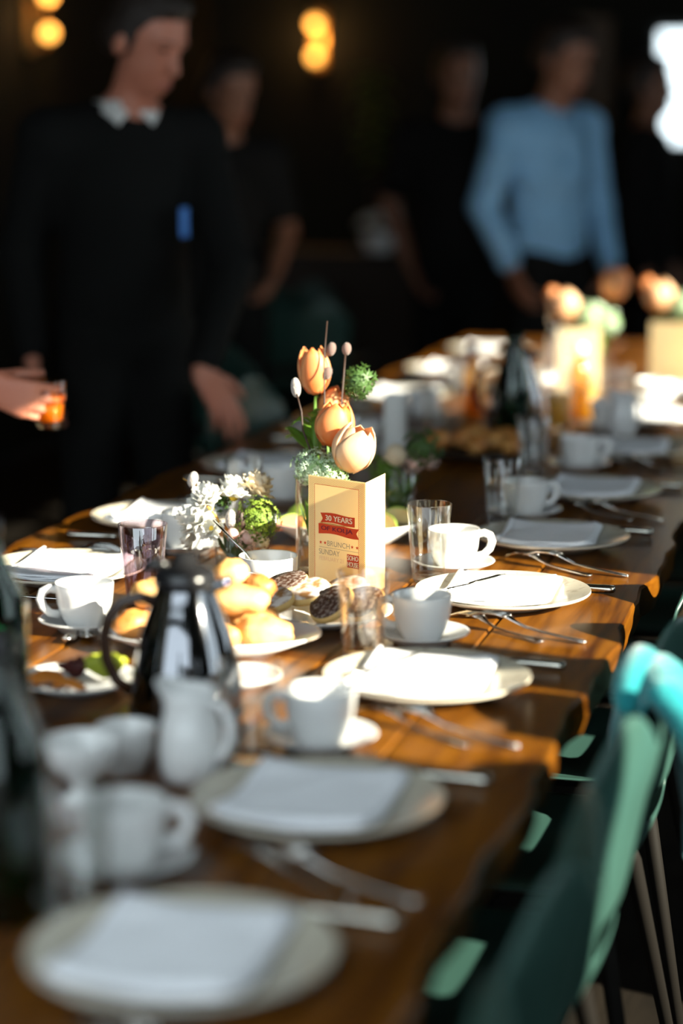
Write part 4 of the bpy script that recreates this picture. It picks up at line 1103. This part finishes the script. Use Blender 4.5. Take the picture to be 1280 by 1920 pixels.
def person(label, loc, rz, H, arms, cloth, head=(0, 0), lean=0, vox=.011, longsleeve=(1, 1), skin='skin', collar=None, hands=None, hairstyle='short', extra=None):
    """local frame: faces +y, x to the person's right... arms: [(elbow, wrist) left, right] in local metres for a 1.8 m figure"""
    root = empty('person', loc, rz, label, 'person')
    s = H / 1.8
    def V(x, y, z):
        if z > .95: y = y + lean * (z - .95)
        return Vector((x * s, y * s, z * s))
    body = []; top = []; leg = []
    def C(l, a, b, ra, rb, k_=.03): l.append(('c', a, b, ra * s, rb * s, k_ * s))
    def E(l, c, r, m_=None, k_=.03): l.append(('e', c, tuple(q * s for q in r), m_, k_ * s))
    # head
    hm = rot3(R(head[1]), 0, R(head[0])); nb = V(0, .0, 1.50)
    def Hd(x, y, z): return nb + hm @ Vector((x * s, y * s, z * s))
    hmn = np.array(hm)
    C(body, V(0, -.01, 1.42), Hd(0, .015, .10), .062, .055, .03)
    E(body, Hd(0, .005, .215), (.077, .097, .092), hmn, .02)
    E(body, Hd(0, .042, .135), (.058, .062, .075), hmn, .03)
    E(body, Hd(0, .075, .082), (.024, .02, .02), hmn, .03)
    C(body, Hd(0, .096, .185), Hd(0, .118, .142), .011, .014, .012)
    E(body, Hd(0, .094, .098), (.025, .012, .011), hmn, .012)
    E(body, Hd(0, .085, .205), (.055, .02, .012), hmn, .015)
    for q in (-1, 1): E(body, Hd(q * .078, -.005, .165), (.012, .022, .034), hmn, .006)
    # torso
    E(body, V(0, 0, 1.28), (.155, .10, .20), None, .05); E(body, V(0, 0, 1.05), (.14, .095, .17), None, .06)
    for q in (-1, 1): C(body, V(0, -.01, 1.45), V(q * .185, -.01, 1.43), .06, .058, .05)
    for q in (-1, 1):
        C(body, V(q * .09, 0, .93), V(q * .10, .015, .50), .082, .056, .04); C(body, V(q * .10, .015, .50), V(q * .105, -.01, .09), .054, .038, .03)
        C(body, V(q * .105, -.02, .04), V(q * .125, .13, .03), .034, .03, .02)
    E(top, V(0, 0, 1.28), (.180, .128, .22), None, .06); E(top, V(0, 0, 1.03), (.172, .122, .20), None, .07)
    for q in (-1, 1): C(top, V(0, -.01, 1.445), V(q * .190, -.01, 1.425), .070, .073, .05)
    for q in (-1, 1):
        C(leg, V(q * .085, 0, .93), V(q * .10, .015, .50), .098, .072, .05); C(leg, V(q * .10, .015, .50), V(q * .105, -.01, .10), .070, .058, .03)
    E(leg, V(0, 0, .95), (.165, .115, .10), None, .04)
    for ai, (q, (el, wrs)) in enumerate(zip((-1, 1), arms)):
        sh = V(q * .195, -.01, 1.42); el = Vector(el) * s; wrs = Vector(wrs) * s
        C(body, sh, el, .050, .040, .03); C(body, el, wrs, .040, .026, .02)
        if longsleeve[ai]: C(top, sh, el, .070, .056, .03); C(top, el, el + (wrs - el) * .93, .056, .042, .02)
        else: C(top, sh, sh + (el - sh) * .72, .070, .062, .03)
        hd = (hands or {}).get(ai, {})
        d = (wrs - el).normalized()
        body += hand(wrs + d * .012, hd.get('fwd', d), hd.get('nrm', (-q, .2, 0)), hd.get('side', -q), hd.get('curl', (.35, .4, .45, .5)), s, hd.get('spread', .05), hd.get('thumb', .3), hd.get('tdir', (.75, .62, .25)))
    sdf_mesh('body', body, vox, M[skin], root)
    sdf_mesh('shirt' if cloth[0] in ('blueshirt', 'darkshirt') else 'jacket', top, max(vox, .012), M[cloth[0]], root)
    sdf_mesh('trousers', leg, .016, M[cloth[1]], root)
    hr = []
    E(hr, Hd(0, -.012, .228), (.085, .100, .094), hmn, .01); E(hr, Hd(0, .045, .285), (.060, .050, .030), hmn, .03)
    for q in (-1, 1): E(hr, Hd(q * .066, -.035, .17), (.022, .055, .05), hmn, .03)
    if hairstyle == 'long':
        E(hr, Hd(0, -.06, .12), (.075, .05, .14), hmn, .04)
    sdf_mesh('hair', hr, .008, M['hair'], root)
    for q in (-1, 1):
        MB().blob(tuple(Hd(q * .031, .090, .186)), (.011 * s, .009 * s, .007 * s), 10, 7, hm).build('eye', M['eye'], root)
        sdf_mesh('eyebrow', [('c', Hd(q * .016, .104, .206), Hd(q * .048, .092, .208), .005 * s, .0035 * s, .003)], .004, M['hair'], root)
        sh_ = MB(); sh_.blob(tuple(V(q * .118, .055, .045)), (.05 * s, .14 * s, .05 * s), 14, 8); sh_.build('shoe', M['black'], root)
    MB().blob(tuple(Hd(0, .103, .100)), (.024 * s, .007 * s, .008 * s), 12, 6, hm).build('lips', M['lips'], root)
    if collar:
        for q in (-1, 1):
            a = V(q * .075, .0, 1.505); b = V(q * .012, .080, 1.475)
            def fn(u, v, a=a, b=b, q=q):
                p = a.lerp(b, u) + Vector((0, .018 * math.sin(PI * u), 0)); return p + Vector((q * .022 * v * (.5 + u), .012 * v, -.028 * v * (.6 + .6 * u) + .012))
            MB().grid(fn, 8, 3).build('shirt_collar', M[collar], root, solid=.003)
        MB().lathe([(.066 * s, 0), (.070 * s, .012 * s), (.066 * s, .030 * s)], 24, tuple(V(0, .0, 1.485))).build('collar_band', M[collar], root, solid=.003)
    if extra: extra(root, V)
    return root
def facing(dx, dy): return math.atan2(-dx, dy)   # rotation that turns +y onto (dx, dy)
REST = [((-.25, -.04, 1.14), (-.26, .06, .90)), ((.25, -.04, 1.14), (.26, .06, .90))]

# suited man whose hand rests on a chair back
fz = facing(.62, -.78)
def badge(root, V):
    o = MB().box((0, 0, 0), (.026, .004, .075), bev=.001).build('badge', M['bluebadge'], root, V(-.105, .150, 1.22), smooth=False); o.rotation_euler.z = R(18)
m1loc = Vector((-1.0, 5.24, 0))
def tolocal(p, loc, rz, H):
    q = Matrix.Rotation(-rz, 3, 'Z') @ (Vector(p) - Vector(loc)); return q * (1.8 / H)
wr1 = tolocal((-.70, 4.98, .915), m1loc, fz, 1.86)
person('man in a black suit and white collar looking down, hand on a chair back', m1loc, fz, 1.86,
       [(tolocal((-.70, 5.22, 1.14), m1loc, fz, 1.86), wr1), REST[1]], ('black', 'black'), head=(30, -24), lean=.05, vox=.0065, collar='whitecloth',
       hands={0: dict(fwd=tuple(Matrix.Rotation(-fz, 3, 'Z') @ Vector((.55, -.1, -.75))), nrm=tuple(Matrix.Rotation(-fz, 3, 'Z') @ Vector((-.5, .6, -.6))), side=1, curl=(.25, .28, .3, .35))}, extra=badge)
# person at the left edge holding a glass
p2loc = Vector((-1.06, 3.86, 0)); f2 = facing(.95, .12)
w2 = tolocal((-.735, 3.745, 1.012), p2loc, f2, 1.84)
person('person in dark clothes at the left edge holding a glass of amber drink', p2loc, f2, 1.84,
       [REST[0], (tolocal((-1.02, 3.60, 1.10), p2loc, f2, 1.84), w2)], ('navycloth', 'navycloth'), head=(-10, -10), vox=.0065,
       hands={1: dict(fwd=tuple(Matrix.Rotation(-f2, 3, 'Z') @ Vector((.90, .20, -.30))), nrm=tuple(Matrix.Rotation(-f2, 3, 'Z') @ Vector((-.1, 1, .0))), side=1, curl=(.62, .66, .70, .74), spread=.08, thumb=.3, tdir=(.22, .62, .85))})
dg_ = tumbler(M['amber'], .095, .026, .033, M['syrup'], .5); dg_.location = (-.622, 3.818, .922); dg_.name = 'drink_glass'
tag(dg_, 'short glass of amber drink held in a hand at the left', 'glass')
# dark figure behind, forearm showing
person('person in dark clothes behind the table, forearm lowered', (-1.42, 7.35, 0), facing(.6, -.8), 1.76,
       [((-.25, .02, 1.16), (-.13, .22, 1.02)), REST[1]], ('darkshirt', 'black'), head=(20, -18), vox=.012, longsleeve=(0, 0), skin='skindark')
# dark tee with bare arm
person('person in a dark short-sleeved shirt with bare arm hanging', (-.86, 8.78, 0), facing(.35, -.93), 1.84,
       [REST[0], ((.27, .0, 1.16), (.20, .10, .93))], ('darkshirt', 'black'), head=(10, -5), vox=.012, longsleeve=(0, 0), skin='skindark')
# man in blue shirt
person('man in a light blue long-sleeved shirt standing at the table\'s end', (-.38, 8.20, 0), facing(.80, -.60), 1.90,
       [((-.28, -.02, 1.14), (-.25, .08, .92)), ((.29, -.02, 1.15), (.27, .10, .94))], ('blueshirt', 'black'), head=(8, -20), vox=.010, skin='skindark', lean=.0)
# silhouette before the bright window
person('dark silhouetted person before the bright window, seen in profile', (-.17, 9.6, 0), facing(.95, -.1), 1.80,
       REST, ('darkshirt', 'black'), head=(0, 0), vox=.012, skin='skindark')

# ------------------------------------------------------------------ the dim back of the room
def sconce(x, y, z, rz, lab, dz):
    root = empty('wall_sconce', (x, y, z), rz, lab, 'lamp', 'wall sconces')
    MB().box((0, .02, -.08), (.08, .03, .34), bev=.008).build('back_plate', M['brass'], root, smooth=False)
    for zz in dz:
        MB().tube([(0, .02, zz - .05), (0, -.05, zz - .06), (0, -.07, zz - .045)], .008, 8).build('arm', M['brass'], root)
        MB().blob((0, -.07, zz), (.034, .034, .032), 16, 10).build('bulb', M['bulb'], root)
    lamp = bpy.data.lights.new('sconce_light', 'POINT'); lamp.energy = 3.0; lamp.color = (1, .55, .2); lamp.shadow_soft_size = .04
    lo = bpy.data.objects.new('sconce_light', lamp); COL.objects.link(lo); lo.parent = root; lo.location = (0, -.14, -.08)
    return root
sconce(-2.36, 12.08, 2.09, 0, 'brass double wall sconce with two amber bulbs, centre left', (0, -.185))
sconce(-2.96, 9.35, 2.09, R(90), 'brass double wall sconce glowing amber at the top left corner', (.01, -.16))
# brown panel on the far wall
bpn = tag(MB().box((-.80, 12.06, 1.80), (.26, .05, .62), bev=.004).build('wall_panel', M['brownpanel'], smooth=False), 'brown wooden panel on the far wall left of the window', 'panel')
# sideboard with white flowers and a plant
sb = empty('sideboard', (-1.75, 10.4, 0), 0, 'dark wooden sideboard against the back of the room', 'sideboard')
MB().box((0, 0, .88), (1.4, .46, .04), bev=.005).build('top', M['darkwood'], sb, smooth=False)
MB().box((0, 0, .50), (1.34, .42, .72), bev=.004).build('body', M['darkwood'], sb, smooth=False)
for q in (-1, 1):
    d_ = MB().box((q * .33, -.215, .50), (.62, .018, .66), bev=.004).build('door', M['darkwood'], sb, smooth=False)
    MB().blob((q * .06, -.235, .55), (.014, .014, .014), 10, 6).build('knob', M['brass'], d_)
    for r_ in (-.16, .16): MB().box((q * .6, r_, .07), (.05, .05, .14), bev=.004).build('leg', M['darkwood'], sb, smooth=False)
wv_ = empty('flower_bowl', (-1.56, 10.30, .90), 0, 'bowl of white flowers dim on the sideboard', 'flowers')
MB().lathe([(0, 0), (.05, 0), (.06, .006), (.09, .09), (.088, .092), (.056, .012), (0, .012)], 32).build('bowl_body', M['china'], wv_)
for q in range(7):
    x, y = fib(7, q, .07, .07); ruffled_flower(wv_, (x, y, .13 + .05 * (1 - (x * x + y * y) / .005) * .5), .05, R(20), q, M['whitepetal'], 50 + q, 3)
pl = empty('potted_plant', (-1.92, 11.6, 0), 0, 'tall potted plant with yellow-green leaves in the dim background', 'plant')
MB().lathe([(0, 0), (.14, 0), (.18, .42), (.172, .42), (.15, .36), (0, .36)], 28).build('pot', M['darkwood'], pl)
MB().tube([(0, 0, .34), (.01, 0, .9), (0, .01, 1.5)], [.02, .016, .008], 8).build('trunk', M['twig'], pl)
for q in range(26):
    a = q * 2.4; z = 1.25 + .022 * q
    leafstrip(pl, (0, 0, z), (math.cos(a), math.sin(a), .5), .15, .03, M['leaf'], q, .6)
